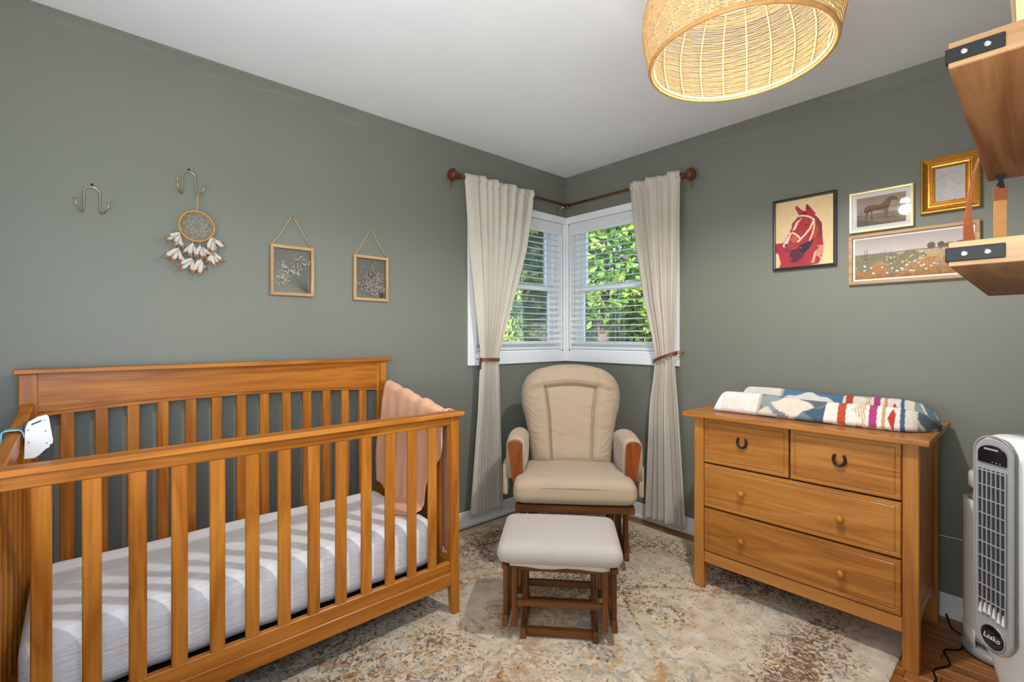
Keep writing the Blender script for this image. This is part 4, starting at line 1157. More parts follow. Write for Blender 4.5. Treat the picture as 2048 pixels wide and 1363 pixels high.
def zq(pts):   # design points measured on a skewed sheet -> 0..1 sheet coordinates
    out = []
    for X_, Y_ in pts:
        u = (X_ - 135) / 820.; tp = 320 - 165 * u; bt = 1195 - 70 * u
        out.append((u, (Y_ - tp) / (bt - tp)))
    return out
def line_mask(U_, V_, pts, wd, asp):
    m_ = np.zeros(U_.shape, bool)
    for (a, b_), (c, d) in zip(pts, pts[1:]):
        dx, dy = (c - a) * asp, d - b_; L2 = dx * dx + dy * dy + 1e-12
        px, py = (U_ - a) * asp, V_ - b_; tt = np.clip((px * dx + py * dy) / L2, 0, 1)
        m_ |= (px - tt * dx) ** 2 + (py - tt * dy) ** 2 < wd * wd
    return m_
def horse_red(U_, V_, asp):
    c = np.zeros(U_.shape + (3,)); n = vnoise(U_ * 9, V_ * 11, 2, 4); n2 = vnoise(U_ * 30, V_ * 36, 8, 3); n3 = vnoise(U_ * 5, V_ * 6, 21, 3)
    c[:] = c3(226, 196, 150); c *= (.90 + .2 * n)[..., None]
    def put(mask, rgb, var=.25, nn=n2): c[mask] = (c3(*rgb) * (1 - var / 2 + var * nn)[..., None])[mask]
    body = inpoly(U_, V_, zq([(135, 865), (240, 850), (330, 960), (470, 870), (690, 700), (760, 480), (800, 560), (812, 780), (828, 920), (800, 1050), (750, 1130), (640, 1152), (480, 1168), (135, 1196)]))
    put(body, (164, 56, 62), .35, n)
    put(body & inpoly(U_, V_, zq([(135, 865), (245, 855), (340, 980), (300, 1180), (135, 1195)])), (168, 52, 68), .3)
    put(inpoly(U_, V_, zq([(480, 870), (690, 790), (640, 900), (540, 1010), (470, 960)])), (58, 50, 66), .3)
    put(inpoly(U_, V_, zq([(350, 960), (480, 900), (500, 1000), (560, 1020), (430, 1120), (330, 1110)])) & (n > .42), (92, 46, 62), .4)
    put(body & (n3 > .62) & (V_ > .72), (206, 138, 120), .3)
    put(inpoly(U_, V_, zq([(135, 990), (175, 1000), (210, 1130), (185, 1190), (135, 1195)])) & (n > .40), (222, 190, 152), .2)
    put(inpoly(U_, V_, zq([(700, 960), (730, 940), (700, 1110), (650, 1125)])), (214, 160, 140), .3)
    head = inpoly(U_, V_, zq([(232, 880), (300, 770), (375, 640), (372, 590), (420, 540), (480, 470), (432, 385), (430, 345), (445, 335), (500, 380), (545, 410), (580, 405), (580, 320), (600, 310), (650, 360), (700, 420), (770, 500), (800, 580), (805, 700), (690, 790), (560, 850), (470, 880), (390, 920), (340, 968), (270, 965), (240, 925)]))
    put(head, (166, 58, 58), .3, n)
    put(inpoly(U_, V_, zq([(690, 480), (760, 480), (800, 580), (800, 740), (730, 780), (745, 620)])), (122, 62, 66), .3)
    put(inpoly(U_, V_, zq([(640, 800), (700, 600), (760, 640), (720, 770)])), (180, 76, 54), .25)
    put(inpoly(U_, V_, zq([(520, 440), (580, 415), (590, 445), (535, 465)])), (92, 40, 46), .2)
    put(inpoly(U_, V_, zq([(350, 800), (400, 730), (470, 750), (470, 820), (400, 850)])), (190, 96, 76), .25)
    put(inpoly(U_, V_, zq([(590, 330), (605, 330), (630, 390), (590, 400)])), (132, 48, 54), .2)
    put(inpoly(U_, V_, zq([(440, 560), (530, 500), (470, 570), (430, 660), (380, 690)])), (230, 200, 190), .15)
    put(inpoly(U_, V_, zq([(345, 720), (375, 715), (330, 820), (310, 870), (260, 915), (236, 890), (290, 800)])), (226, 196, 188), .15)
    ex = zq([(298, 885)])[0]; r2 = ((U_ - ex[0]) * asp) ** 2 + (V_ - ex[1]) ** 2
    put(r2 < .030 ** 2, (136, 96, 98), .1); put(r2 < .017 ** 2, (80, 52, 62), .1)
    put(inpoly(U_, V_, zq([(550, 600), (585, 588), (600, 600), (575, 610)])), (50, 34, 40), .1)
    put(inpoly(U_, V_, zq([(255, 930), (340, 950), (330, 972), (270, 962)])), (110, 60, 64), .1)
    for pts, wd in (([(475, 480), (540, 470), (620, 482), (690, 520)], .011), ([(690, 525), (640, 640), (560, 740), (465, 830)], .013), ([(690, 530), (697, 600), (670, 720), (630, 810)], .010), ([(330, 720), (400, 710), (460, 745), (495, 785)], .012), ([(715, 455), (760, 490), (795, 545)], .010)):
        put(line_mask(U_, V_, zq(pts), wd, asp), (236, 200, 176), .1)
    return np.clip(c, 0, 1)
picture('picture of a red horse head with pale bridle in a dark frame', -1.648, 1.7555, .292, .374, [(0, 0), (0, .024), (.006, .026), (.012, .024), (.013, .016), (.013, 0)], M['blackframe'], .013, .015, horse_red, (150, 190))

def horse_bay(U_, V_, asp):
    c = np.zeros(U_.shape + (3,)); n = vnoise(U_ * 6, V_ * 6, 12, 4); n2 = vnoise(U_ * 26, V_ * 26, 3, 3)
    sky_ = np.clip(V_ / .62, 0, 1)[..., None]
    c[:] = c3(150, 132, 122) * (1 - sky_) + c3(186, 164, 150) * sky_; c *= (.85 + .3 * n)[..., None]
    hills = V_ > .42 - .10 * np.sin(U_ * 5.0 + .4) * np.exp(-((U_ - .25) / .3) ** 2)
    c[hills & (V_ < .62)] = (c3(158, 140, 128) * (.9 + .2 * n)[..., None])[hills & (V_ < .62)]
    gr = V_ > .60; c[gr] = (c3(110, 102, 94) * (.75 + .5 * n2)[..., None])[gr]
    def hp(pts): return inpoly(U_, V_, [((X_ - 205) / 560., (Y_ - (295 - .205 * (X_ - 205))) / (308. + .09 * (X_ - 205))) for X_, Y_ in pts])
    body = hp([(300, 400), (330, 365), (400, 350), (470, 345), (520, 310), (570, 255), (610, 240), (640, 238), (680, 278), (670, 290), (630, 282), (600, 300), (588, 350), (560, 400), (500, 415), (420, 412), (370, 425), (330, 440), (300, 425)])
    legs = hp([(315, 420), (350, 430), (335, 470), (325, 520), (312, 540), (305, 500)]) | hp([(370, 420), (390, 415), (388, 470), (396, 525), (380, 528), (372, 470)]) | hp([(520, 400), (540, 400), (545, 450), (540, 500), (527, 500), (528, 450)]) | hp([(545, 390), (575, 380), (568, 430), (562, 480), (550, 480), (552, 430)]) | hp([(300, 390), (310, 400), (300, 450), (288, 455)])
    c[body] = (c3(104, 84, 72) * (.8 + .4 * n2)[..., None])[body]; c[legs] = (c3(78, 66, 60) * (.8 + .4 * n2)[..., None])[legs]
    ear = hp([(615, 242), (622, 228), (630, 242)]); c[ear] = c3(80, 66, 58)
    return np.clip(c, 0, 1)
picture('small print of a brown horse standing side-on in a thin gold frame', -1.9695, 1.8105, .244, .194, [(0, 0), (0, .020), (.003, .022), (.010, .021), (.011, .014), (.011, 0)], M['pale_gold'], .011, .009, horse_bay, (130, 100), glass=.0125, mount=(.018, .018))

def meadow(U_, V_, asp):
    c = np.zeros(U_.shape + (3,)); n = vnoise(U_ * 8, V_ * 4, 6, 4); n2 = vnoise(U_ * 60, V_ * 14, 7, 3); n3 = vnoise(U_ * 40, V_ * 20, 11, 3)
    t_ = V_[..., None]
    c[:] = c3(172, 162, 160) * (1 - t_ * 2) + c3(206, 192, 182) * t_ * 2; c *= (.94 + .12 * n)[..., None]
    hor = .40 - .02 * U_ + .012 * n
    fld = V_ > hor; k = np.clip((V_ - .40) / .6, 0, 1)[..., None]
    fc = (c3(184, 164, 122) * (1 - k) + c3(142, 98, 62) * k) * (.72 + .56 * n2)[..., None]
    fc = np.where((n3 > .58)[..., None] & (k > .3), c3(176, 116, 70) * (.8 + .4 * n2)[..., None], fc); fc = np.where((n + .25 * U_ < .50)[..., None], c3(128, 122, 96) * (.8 + .4 * n2)[..., None], fc)
    c[fld] = fc[fld]
    hz = (V_ > hor - .02) & (V_ < hor + .008); c[hz] = c3(120, 122, 132)
    rs = random.Random(5)
    for tx, tw, th_ in ((.68, .035, .14), (.76, .03, .13), (.83, .05, .09), (.93, .06, .11), (1.0, .05, .15)):
        m_ = (((U_ - tx) / tw) ** 2 + ((V_ - (.37 - th_ * .35)) / (th_ * .55)) ** 2 < .75 + .5 * n3); c[m_] = (c3(104, 92, 84) * (.8 + .4 * n2)[..., None])[m_]
    for i in range(46):
        fx_, fy_ = rs.betavariate(2, 2.6), rs.uniform(.48, .88); r_ = .008 + .018 * (fy_ - .4)
        m_ = (((U_ - fx_) * asp) / 1.5) ** 2 + (V_ - fy_) ** 2 < r_ * r_ * (1 + .8 * n3); c[m_] = c3(228, 214, 196) * rs.uniform(.8, 1.0)
        if fy_ > .65:
            m_ = ((U_ - fx_) * asp) ** 2 + (V_ - fy_) ** 2 < (r_ * .35) ** 2; c[m_] = c3(190, 140, 70)
    for i in range(16):
        fx_, fy_ = rs.uniform(.3, .9), rs.uniform(.55, .9); m_ = ((U_ - fx_) * asp) ** 2 + (V_ - fy_) ** 2 < .016 ** 2; c[m_] = c3(142, 152, 178)
    for i in range(9):
        fx_ = rs.uniform(.07, .32); m_ = line_mask(U_, V_, [(fx_, .62), (fx_ + rs.uniform(-.01, .02), rs.uniform(.24, .38))], .004, asp); c[m_] = c3(112, 100, 84)
    return np.clip(c, 0, 1)
picture('long meadow painting of wildflowers in a pale wooden frame', -2.076, 1.584, .462, .240, [(0, 0), (0, .022), (.002, .024), (.015, .024), (.017, .016), (.017, 0)], M['oak_x'], .017, .012, meadow, (230, 110), mount=(.008, .008))

def bas(U_, V_, asp):
    n = vnoise(U_ * 14, V_ * 16, 31, 4); c = np.zeros(U_.shape + (3,)); c[:] = c3(196, 190, 188); c *= (.82 + .36 * n)[..., None]; return np.clip(c, 0, 1)
def bas_rel(U_, V_): return .006 * vnoise(U_ * 9, V_ * 11, 31, 4)
gp = [(0, 0), (0, .020), (.004, .030), (.008, .031), (.016, .024), (.024, .018), (.028, .021), (.031, .021), (.035, .015), (.040, .014), (.044, .018), (.048, .018), (.050, .010), (.050, 0)]
t = picture('small silvery relief in a deep gilt gold frame', -2.212, 1.877, .196, .243, gp, M['gold'], .050, .008, bas, (60, 80), relief=bas_rel)
# beaded inner edge
bd = bmesh.new()
iw, ih = .196 - .092, .243 - .092
for i in range(26):
    q = -iw / 2 + iw * i / 25
    for s in (-1, 1): bmesh.ops.create_icosphere(bd, subdivisions=1, radius=.0022, matrix=Matrix.Translation((q, -.0185, s * ih / 2)))
for i in range(1, 37):
    q = -ih / 2 + ih * i / 37
    for s in (-1, 1): bmesh.ops.create_icosphere(bd, subdivisions=1, radius=.0022, matrix=Matrix.Translation((s * iw / 2, -.0185, q)))
mk('bead_edge', bd, M['gold_dark'], t, (0, 0, 0))['kind'] = 'stuff'

# ================================================================== SHELVES ON THE FRONT WALL
def shelf(label, z0, z1):
    t = thing('wall_shelf', label, 'shelf', (-1.7625, YF, z0), 0, 'oak wall shelves')
    bx(t, 'board', -2.065, -1.46, YF + .002, -2.405, z0, z1, [M['shelf_x']], .0015)
    m_ = (z0 + z1) / 2
    for xe, s in ((-2.065, -1), (-1.46, 1)):
        bx(t, 'edge_band', xe, xe + s * .0009, YF + .003, -2.406, z0 + .0005, z1 - .0005, M['shelf_edge'], 0)  # added strip; light on the board end put into its colour
        br = bx(t, 'bracket', xe + s * .0010, xe + s * .0036, -2.452, -2.4035, m_ - .009, m_ + .007, M['black'], .0008)
        bx(br, 'bracket_lip', xe - s * .008, xe + s * .0034, -2.4049, -2.4030, m_ - .009, m_ + .007, M['black'], .0006)
        for yy_ in (-2.419, -2.438):
            mk('screw', lathe_bm([(.0034, 0), (.0032, s * .0012), (.0018, s * .002)], 12, axis='x'), M['chrome'], br, (xe + s * .0034, yy_, m_ - .001), True)
    return t
shelf('upper oak wall shelf with black end brackets', 1.525, 1.554)
shelf('lower oak wall shelf with black end brackets', 1.2965, 1.3245)
ls = thing('leather_strap', 'tan leather strap hanging from the upper shelf to the lower one', 'strap', (-1.50, -2.425, 1.3245))
mk('band', strip_bm([(-1.500, -2.4250, 1.496), (-1.502, -2.4245, 1.44), (-1.503, -2.4248, 1.38), (-1.503, -2.425, 1.3246)], (.004, -.017, 0), .0026), M['tan_leather'], ls, (0, 0, 0)).location = -POS[ls.name]
mk('band_tip', strip_bm([(-1.5005, -2.4250, 1.503), (-1.5010, -2.4250, 1.476)], (.004, -.019, 0), .0042), M['rust_leather'], ls, (0, 0, 0)).location = -POS[ls.name]
mk('clip', prism_bm([(-2.4315, 1.499), (-2.4185, 1.499), (-2.4225, 1.515), (-2.4175, 1.524), (-2.4330, 1.524), (-2.4290, 1.514)], 'x', -1.503, -1.498), M['black'], ls, (0, 0, 0)).location = -POS[ls.name]
pA = [(-1.63, -2.4035, 1.530), (-1.70, -2.4020, 1.490), (-1.77, -2.4020, 1.435), (-1.83, -2.4040, 1.390), (-1.875, -2.4090, 1.352), (-1.885, -2.4130, 1.3248)]
wA = [(.001, -.0035, 0), (.001, -.004, 0), (.001, -.005, 0), (.003, -.009, 0), (.004, -.012, 0), (.005, -.015, 0)]
mk('loose_band', strip_bm(pA, wA, .0024), M['rust_leather'], ls, (0, 0, 0)).location = -POS[ls.name]
bn = thing('storage_bin', 'cream fabric bin standing on the upper oak shelf', 'bin', (-1.70, -2.52, 1.554))
bm = bmesh.new(); R_ = []
for z, k in ((0, .92), (.10, .97), (.17, 1.0), (.17, .965), (.012, .89)):
    R_.append([bm.verts.new((sx * .095 * k, sy * .068 * k, z)) for sx, sy in ((-1, -1), (1, -1), (1, 1), (-1, 1))])
for a, b_ in zip(R_, R_[1:]):
    for j in range(4): bm.faces.new([a[j], a[(j + 1) % 4], b_[(j + 1) % 4], b_[j]])
bm.faces.new(R_[0][::-1]); bm.faces.new(R_[-1])
M['binf'] = fabric('yellow_cream_canvas', S(226, 204, 150), .06)
mk('bin_body', bm, M['binf'], bn, (-1.70, -2.52, 1.554))
mk('rim_band', ring_frame_bm(.2, .142, [(-.002, .155), (-.002, .172), (.004, .172), (.004, .155)]), M['cream'], bn, (-1.70, -2.52, 1.554), rot=(-PI / 2, 0, 0))

# ================================================================== TOWER FAN (local: faces -y)
fan = thing('tower_fan', 'white and silver oscillating tower fan with dark grille beside the dresser', 'fan', (-.622, -2.432, 0), math.radians(-132.25), local=True)
def sect(w_, d_, n=36, p=3.2):
    return [(w_ / 2 * math.copysign(abs(math.cos(a)) ** (2 / p), math.cos(a)), d_ / 2 * math.copysign(abs(math.sin(a)) ** (2 / p), math.sin(a))) for a in [2 * PI * i / n for i in range(n)]]
def loft(levels, name, mat, parent, loc=(0, 0, 0), n=36):
    bm = bmesh.new(); R_ = []
    for z, w_, d_, yo in levels: R_.append([bm.verts.new((x, y + yo, z)) for x, y in sect(w_, d_, n)])
    for a, b_ in zip(R_, R_[1:]):
        for j in range(n): bm.faces.new([a[j], a[(j + 1) % n], b_[(j + 1) % n], b_[j]])
    bm.faces.new(R_[0][::-1]); bm.faces.new(R_[-1])
    return mk(name, bm, mat, parent, loc, True)
loft([(-.375, .105, .10, .02), (-.30, .125, .12, .01), (-.24, .155, .145, 0), (-.10, .160, .15, 0), (.36, .160, .15, 0), (.395, .156, .146, 0), (.415, .140, .13, .004), (.424, .105, .095, .008)], 'body', M['plastic'], fan, (0, 0, .475))
mk('base', lathe_bm([(.02, 0), (.15, 0), (.155, .008), (.145, .022), (.09, .032), (.05, .06), (.045, .11)], 36), M['plastic'], fan, (0, .01, 0), True)
# silver face: rounded slab, slightly proud
pf = []
for i in range(13): a = PI * i / 12; pf.append((.059 * math.cos(a), .315 + .052 * math.sin(a)))
for i in range(13): a = PI + PI * i / 12; pf.append((.059 * math.cos(a), -.245 + .055 * math.sin(a)))
bm = prism_bm(pf, 'y', -.012, .012, .005)
mk('face_panel', bm, M['silver'], fan, (0, -.072, .53))
rim = [(x * 1.045, -.0105, z * 1.012) for x, z in pf]
mk('face_rim', tube_bm(rim, .0032, 6, True), M['grey'], fan, (0, -.072, .53), True)
bx(fan, 'grille_backing', -.043, .043, -.0862, -.0846, .335, .795, M['dark'], 0)
for i in range(7):
    x = -.043 + .086 * i / 6
    bx(fan, 'grille_bar', x - .0013, x + .0013, -.0915, -.086, .328, .797, M['silver'], .0006)
for i in range(10):
    z = .790 - .0455 * i
    if z > .36: bx(fan, 'grille_rib', -.043, .043, -.0905, -.0865, z - .0016, z + .0016, M['silver'], .0006)
for i in range(6):
    x = -.043 + .086 * (i + .5) / 6
    mk('deflector', prism_bm([(-.006, -.018), (.006, -.018), (0, .016)], 'y', -.0035, 0), M['plastic'], fan, (x, -.0862, .352 + .006 * math.sin(i)))
cpnl = []
for i in range(11): a = PI * i / 10; cpnl.append((.044 * math.cos(a), .008 + .028 * math.sin(a)))
cpnl += [(-.044, -.022), (.044, -.022)]
ctl = mk('control_panel', prism_bm(cpnl, 'y', -.004, .002, .002), M['gloss_black'], fan, (0, -.0855, .838))
bx(ctl, 'button_bar', -.022, .022, -.0915, -.0890, .858, .864, M['silver'], .001)
for i in range(3): mk('indicator', lathe_bm([(.0012, -.001), (.0012, .001)], 8, axis='y'), M['plastic'], ctl, (.004 + .012 * i, -.0898, .822))
bx(fan, 'top_handle', -.045, .045, .01, .045, .892, .901, M['silver'], .004, 2)
bdg = mk('badge', lathe_bm([(.036, .002), (.036, -.003), (.033, -.0045), (.001, -.0045)], 28, axis='y'), M['gloss_black'], fan, (0, -.084, .272), True)
for v in bdg.data.vertices: v.co.z *= .98
mk('badge_ring', tube_bm([(.0385 * math.cos(2 * PI * i / 36), -.002, .0378 * math.sin(2 * PI * i / 36)) for i in range(36)], .002, 6, True), M['silver'], fan, (0, -.084, .272), True)
tcu = bpy.data.curves.new('badge_lettering', 'FONT'); tcu.body = 'Lasko'; tcu.size = .023; tcu.extrude = .0005; tcu.align_x = 'CENTER'; tcu.align_y = 'CENTER'; tcu.shear = .25
to = bpy.data.objects.new('badge_text', tcu); COL.objects.link(to)
dg = bpy.context.evaluated_depsgraph_get(); tm = bpy.data.meshes.new_from_object(to.evaluated_get(dg)); bpy.data.objects.remove(to)
tm.materials.clear()
mk('badge_lettering', tm, M['plastic'], bdg, (0, -.0892, .272), rot=(PI / 2, 0, 0))

# ================================================================== AIR PURIFIER
ap = thing('air_purifier', 'white cylindrical air purifier behind the tower fan', 'air purifier', (-.200, -2.386, 0))
AP = Vector((-.200, -2.386, 0)); ra = .118
bm = bmesh.new(); n = 48; R_ = []
for lev in range(12):
    q = lev / 11; ring = []
    for j in range(n):
        a = 2 * PI * j / n
        cut = .155 + .045 * math.cos(a - math.radians(200))
        z = cut + (.586 - cut) * q if q < 1 else .586
        ring.append(bm.verts.new((ra * math.cos(a), ra * math.sin(a), z)))
    R_.append(ring)
R_.append([bm.verts.new((.104 * math.cos(2 * PI * j / n), .104 * math.sin(2 * PI * j / n), .588)) for j in range(n)])
R_.append([bm.verts.new((.102 * math.cos(2 * PI * j / n), .102 * math.sin(2 * PI * j / n), .556)) for j in range(n)])
for a, b_ in zip(R_, R_[1:]):
    for j in range(n): bm.faces.new([a[j], a[(j + 1) % n], b_[(j + 1) % n], b_[j]])
mk('body', bm, M['plastic2'], ap, AP, True)
mk('lower_shell', lathe_bm([(.112, .06), (.1165, .10), (.1165, .19), (.08, .20)], 48), M['plastic2'], ap, AP, True)
mk('vent_rings', lathe_bm([(.02, .557), (.102, .560), (.097, .571), (.101, .577), (.094, .587), (.098, .595), (.090, .607), (.094, .615), (.084, .632), (.02, .634)], 48), M['grey'], ap, AP, True)
mk('top_cap', lathe_bm([(.03, .630), (.099, .631), (.103, .635), (.103, .680), (.099, .687), (.02, .690)], 48), M['plastic2'], ap, AP, True)
mk('foot', lathe_bm([(.115, .004), (.124, .006), (.126, .022), (.118, .034), (.07, .040), (.02, .040)], 48), M['silver'], ap, AP, True)
mk('foot_pad', lathe_bm([(.11, 0), (.121, 0), (.121, .006), (.11, .006)], 48), M['black'], ap, AP, True)
mk('inner_column', lathe_bm([(.072, .036), (.080, .07), (.08, .12), (.1, .15)], 40), M['grey'], ap, AP, True)
bm = bmesh.new(); R_ = []
for lev, (r0, z0) in enumerate(((.115, .03), (.1165, .06), (.1165, .10))):     # side walls of the arched foot opening
    R_.append([bm.verts.new((r0 * math.cos(a), r0 * math.sin(a), z0)) for a in [math.radians(262 + 236 * k / 24) for k in range(25)]])
for a, b_ in zip(R_, R_[1:]):
    for j in range(24): bm.faces.new([a[j], a[j + 1], b_[j + 1], b_[j]])
o = mk('skirt', bm, M['plastic2'], ap, AP, True); solid(o, .003)

# ------------------------------------------------------------------ cords
def cord(label, pts, r, mat):
    P_ = [Vector(p) for p in pts]; sm = []
    for i in range(len(P_) - 1):
        p0, p1, p2, p3 = P_[max(i - 1, 0)], P_[i], P_[i + 1], P_[min(i + 2, len(P_) - 1)]
        for k in range(8):
            t = k / 8; sm.append(.5 * ((2 * p1) + (p2 - p0) * t + (2 * p0 - 5 * p1 + 4 * p2 - p3) * t * t + (3 * p1 - p0 - 3 * p2 + p3) * t ** 3))
    sm.append(P_[-1]); c = P_[len(P_) // 2]
    tag(mk('power_cord', tube_bm([p - c for p in sm], r, 6), mat, None, c, True), label, 'cord')
cord('black power cord lying on the floor beside the dresser leg', [(-.10, -2.208, .05), (-.11, -2.225, .004), (-.16, -2.262, .004), (-.27, -2.268, .004), (-.33, -2.225, .004), (-.42, -2.250, .004), (-.50, -2.215, .004), (-.57, -2.228, .004), (-.66, -2.205, .004), (-.72, -2.24, .004)], .0035, M['black'])
cord('thin white cord stretched along the wall behind the dresser', [(-.006, -2.05, .335), (-.006, -2.12, .345), (-.006, -2.20, .345), (-.02, -2.25, .350), (-.045, -2.295, .352)], .0025, M['plastic'])

# ================================================================== PENDANT
PC = Vector((-1.335, -1.862, 0)); RIM = 2.05
pn = thing('pendant_lamp', 'woven rattan dome pendant lamp hanging from the ceiling', 'pendant lamp', (PC.x, PC.y, 2.43))
prof = [(0, .253), (.03, .262), (.07, .271), (.11, .276), (.15, .275), (.19, .266), (.23, .248), (.265, .222), (.29, .190), (.31, .15), (.325, .10)]
hs = [p[0] for p in prof]; rs_ = [p[1] for p in prof]
def prad(h): return float(np.interp(h, hs, rs_))
nr = 22
for i in range(nr):
    a = 2 * PI * i / nr
    pts = [((prad(h) - .0055) * math.cos(a), (prad(h) - .0055) * math.sin(a), h) for h in np.linspace(0, .325, 16)]
    mk('rib', tube_bm(pts, .0030, 6), M['rattan_rib'], pn, (PC.x, PC.y, RIM), True)
bm = bmesh.new(); h = .008; k = 0
seglen = 0.0
while h < .322:
    n = 88; pts = []
    for j in range(n):
        a = 2 * PI * j / n; r_ = prad(h) * 1.0 + .0012 * math.cos(nr * a / 2 + PI * (k % 2)) 
        pts.append((r_ * math.cos(a), r_ * math.sin(a), h + .0008 * math.sin(5 * a + k * 1.7)))
    tube_bm(pts, .0017, 4, True, bm=bm)
    slope = 1.0 if h < .24 else .55
    h += .0052 * slope; k += 1
o = mk('weave', bm, M['rattan'], pn, (PC.x, PC.y, RIM)); o['kind'] = 'stuff'
mk('bottom_rim', tube_bm([(.253 * math.cos(2 * PI * j / 72), .253 * math.sin(2 * PI * j / 72), 0) for j in range(72)], .0068, 8, True), M['rattan_rim'], pn, (PC.x, PC.y, RIM), True)
mk('inner_rim', tube_bm([(.245 * math.cos(2 * PI * j / 72), .245 * math.sin(2 * PI * j / 72), .004) for j in range(72)], .0045, 8, True), M['rattan_rib'], pn, (PC.x, PC.y, RIM), True)
mk('top_rim', tube_bm([(.10 * math.cos(2 * PI * j / 48), .10 * math.sin(2 * PI * j / 48), .325) for j in range(48)], .005, 8, True), M['rattan_rim'], pn, (PC.x, PC.y, RIM), True)
mk('ceiling_rose', lathe_bm([(.01, -.035), (.05, -.03), (.06, -.004), (.06, 0)], 28), M['brass'], pn, (PC.x, PC.y, H), True)
mk('lamp_holder', lathe_bm([(.014, -.03), (.02, -.025), (.02, .03), (.006, .035), (.004, .045), (.004, .08)], 20), M['brass'], pn, (PC.x, PC.y, 2.36), True)
bmat, nt, b = new_mat('warm_bulb'); b.inputs['Emission Color'].default_value = (1, .82, .56, 1); b.inputs['Emission Strength'].default_value = 3.0
mk('bulb', lathe_bm([(.012, .028), (.016, .018), (.028, -.004), (.031, -.022), (.026, -.04), (.014, -.051), (.001, -.054)], 20), bmat, pn, (PC.x, PC.y, 2.318), True)
# reflector bulb: most of its light leaves through the open bottom, a little glows in the shade
pl_ = bpy.data.lights.new('pendant_light', 'SPOT'); pl_.energy = 62; pl_.color = (1, .97, .93); pl_.shadow_soft_size = .03
pl_.spot_size = math.radians(176); pl_.spot_blend = .4
plo = bpy.data.objects.new('pendant_light', pl_); COL.objects.link(plo); plo.location = (PC.x, PC.y, 2.066)
pg_ = bpy.data.lights.new('pendant_glow', 'POINT'); pg_.energy = 3.2; pg_.color = (1, .95, .88); pg_.shadow_soft_size = .025
pgo = bpy.data.objects.new('pendant_glow', pg_); COL.objects.link(pgo); pgo.location = (PC.x, PC.y, 2.12)

# ================================================================== OUTSIDE
GZ = -1.2
gd = struct(mk('ground', (lambda bb: (add_box(bb, -20, 60, -30, 60, -.2, 0), bb)[1])(bmesh.new()), M['grass'], None, (0, 0, GZ)))
def leaf_mat(name, a, b_, c):
    m, nt, bs = new_mat(name)
    oi = N(nt, 'ShaderNodeTexCoord'); no = N(nt, 'ShaderNodeTexNoise', Scale=3.0, Detail=6.0); nt.links.new(oi.outputs['Object'], no.inputs['Vector'])
    r = ramp(nt, no.outputs[0], [(.30, a), (.5, b_), (.7, c)]); nt.links.new(r.outputs[0], bs.inputs['Base Color']); bs.inputs['Roughness'].default_value = .6
    tr = N(nt, 'ShaderNodeBsdfTranslucent'); nt.links.new(r.outputs[0], tr.inputs[0]); mix = N(nt, 'ShaderNodeMixShader'); mix.inputs[0].default_value = .3
    nt.links.new(bs.outputs[0], mix.inputs[1]); nt.links.new(tr.outputs[0], mix.inputs[2]); nt.links.new(mix.outputs[0], nt.nodes['Material Output'].inputs[0])
    return m
M['leaf_a'] = leaf_mat('leaf_bright', S(64, 100, 34), S(110, 150, 48), S(170, 190, 76))
M['leaf_b'] = leaf_mat('leaf_dark', S(44, 76, 36), S(76, 112, 50), S(124, 150, 76))
M['leaf_c'] = leaf_mat('leaf_yellow', S(84, 112, 40), S(140, 160, 58), S(190, 192, 96))
def tree(label, base, trunk_h, blobs, nleaf, mat, ls_, seed):
    r = np.random.default_rng(seed)
    t = thing('garden_tree', label, 'tree', (base[0], base[1], GZ), 0, 'trees outside the windows')
    mk('trunk', tube_bm([(0, 0, 0), (.08, .03, trunk_h * .5), (.02, .0, trunk_h)], [.16, .12, .07], 8), M['bark'], t, (base[0], base[1], GZ), True)
    for k in range(5):
        bb = blobs[k % len(blobs)]
        mk('branch', tube_bm([(0, 0, trunk_h * (.55 + .08 * k)), (bb[0] * .5, bb[1] * .5, (trunk_h * .7 + bb[2] - GZ) / 2), (bb[0], bb[1], bb[2] - GZ)], [.06, .04, .015], 6), M['bark'], t, (base[0], base[1], GZ), True)
    cs = []
    for bxx, byy, bzz, br in blobs:
        nn = int(nleaf * br ** 2 / sum(b4[3] ** 2 for b4 in blobs)); d = r.normal(size=(nn, 3)); d /= np.linalg.norm(d, axis=1)[:, None]
        rad = br * (r.random(nn) ** .45) * (1 + .25 * np.sin(d[:, 0] * 5 + d[:, 2] * 4)); cs.append(d * rad[:, None] + np.array([bxx, byy, bzz - GZ]))
    c = np.concatenate(cs); n = len(c)
    a = r.normal(size=(n, 3)); a /= np.linalg.norm(a, axis=1)[:, None]; e = np.cross(a, r.normal(size=(n, 3))); e /= np.linalg.norm(e, axis=1)[:, None]
    s = ls_ * (.6 + .8 * r.random(n))[:, None]; nrm = np.cross(a, e)
    V = np.stack([c - a * s, c + e * s * .45 + nrm * s * .15, c + a * s, c - e * s * .45 + nrm * s * .15], 1).reshape(-1, 3)
    me = bpy.data.meshes.new('foliage'); me.vertices.add(len(V)); me.vertices.foreach_set('co', V.astype(np.float32).ravel())
    F_ = np.stack([np.arange(n) * 4 + k for k in (0, 1, 2, 0, 2, 3)], 1).reshape(-1, 3)
    me.loops.add(F_.size); me.loops.foreach_set('vertex_index', F_.astype(np.int32).ravel()); me.polygons.add(len(F_)); me.polygons.foreach_set('loop_start', np.arange(0, F_.size, 3, dtype=np.int32)); me.update(calc_edges=True)
    o = mk('foliage', me, mat, t, (base[0], base[1], GZ)); o['kind'] = 'stuff'
def at(px, dist):      # a spot outside seen in a given direction from the room
    a = math.radians(47.75); d = (math.cos(a) + (px - 1024) / 962 * math.sin(a), math.sin(a) - (px - 1024) / 962 * math.cos(a)); return (CAM[0] + d[0] * dist, CAM[1] + d[1] * dist)
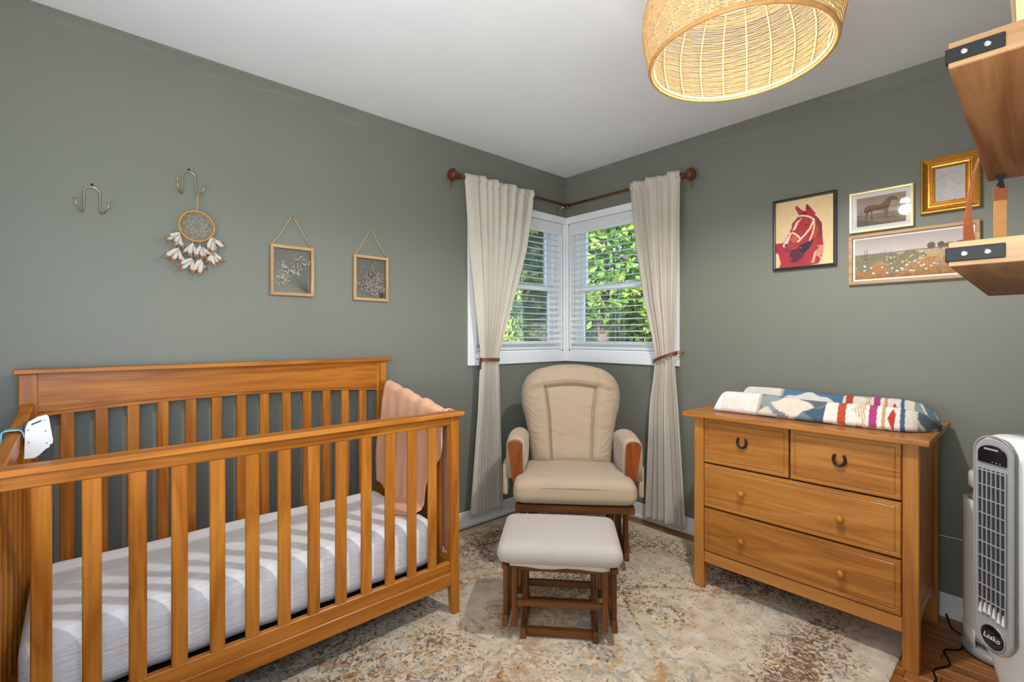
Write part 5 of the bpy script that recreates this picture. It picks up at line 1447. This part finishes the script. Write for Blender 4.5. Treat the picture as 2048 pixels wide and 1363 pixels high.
tree('bright green tree filling the upper part of the left window', at(1050, 9.0), 4.5, [(0, 0, 3.1, 1.1), (-.6, .3, 2.3, .8), (.8, -.5, 3.4, .9), (.1, .2, 4.2, 1.0), (-.9, -.7, 1.8, .6)], 4600, M['leaf_a'], .10, 1)
tree('low yellow-green shrub tree at the bottom of the left window', at(1040, 7.0), 1.8, [(0, 0, .75, .62), (-.5, .5, .5, .5), (.35, -.3, .95, .45)], 4200, M['leaf_c'], .060, 2)
tree('dark green tree behind the lower half of the left window', at(1065, 12.0), 4.0, [(0, 0, 1.5, 1.3), (-1.0, 1.0, 1.3, 1.1), (.8, -.7, 2.4, .9)], 3600, M['leaf_b'], .12, 3)
tree('broad green tree with bright leaves in the right window', at(1205, 8.5), 4.5, [(0, 0, 2.15, .75), (-.6, .6, 2.5, .7), (.8, -.7, 2.0, .6), (.2, .0, 3.3, .9), (1.2, -1.1, 3.0, .8)], 3600, M['leaf_a'], .085, 4)
tree('tall dark tree with open branches in the right window', at(1250, 11.0), 5.5, [(-.8, .9, 3.2, 1.0), (.4, -.2, 3.9, 1.1), (.2, 0, 2.0, 1.0), (1.5, -1.4, 2.6, 1.0)], 2600, M['leaf_b'], .11, 5)
tree('dark leafy hedge tree low in the right window', at(1185, 9.5), 1.6, [(0, 0, .9, .8), (.7, -.6, .75, .7), (-.7, .7, 1.2, .7)], 4800, M['leaf_b'], .075, 6)
tree('yellow-green tree beyond the curtain in the right window', at(1300, 9.0), 3.5, [(0, 0, 1.9, .7), (.5, -.5, 2.6, .8), (.1, .1, .9, .5)], 4200, M['leaf_c'], .08, 7)
hp_ = at(1288, 14.5)
hs_ = thing('neighbour_house', 'blue-grey neighbouring house beyond the trees in the right window', 'house', (hp_[0], hp_[1], GZ), math.radians(-20), local=True)
bx(hs_, 'wall', -2.2, 2.2, -1.6, 1.6, 0, 2.35, M['siding'], .01)
mk('roof', prism_bm([(-1.9, -.1), (1.9, -.1), (0, .9)], 'x', -2.4, 2.4), M['roof'], hs_, (0, 0, 2.45))
bx(hs_, 'window', -1.2, -.5, -1.63, -1.58, .9, 1.9, M['trim'], .01); bx(hs_, 'window', .5, 1.2, -1.63, -1.58, .9, 1.9, M['trim'], .01)
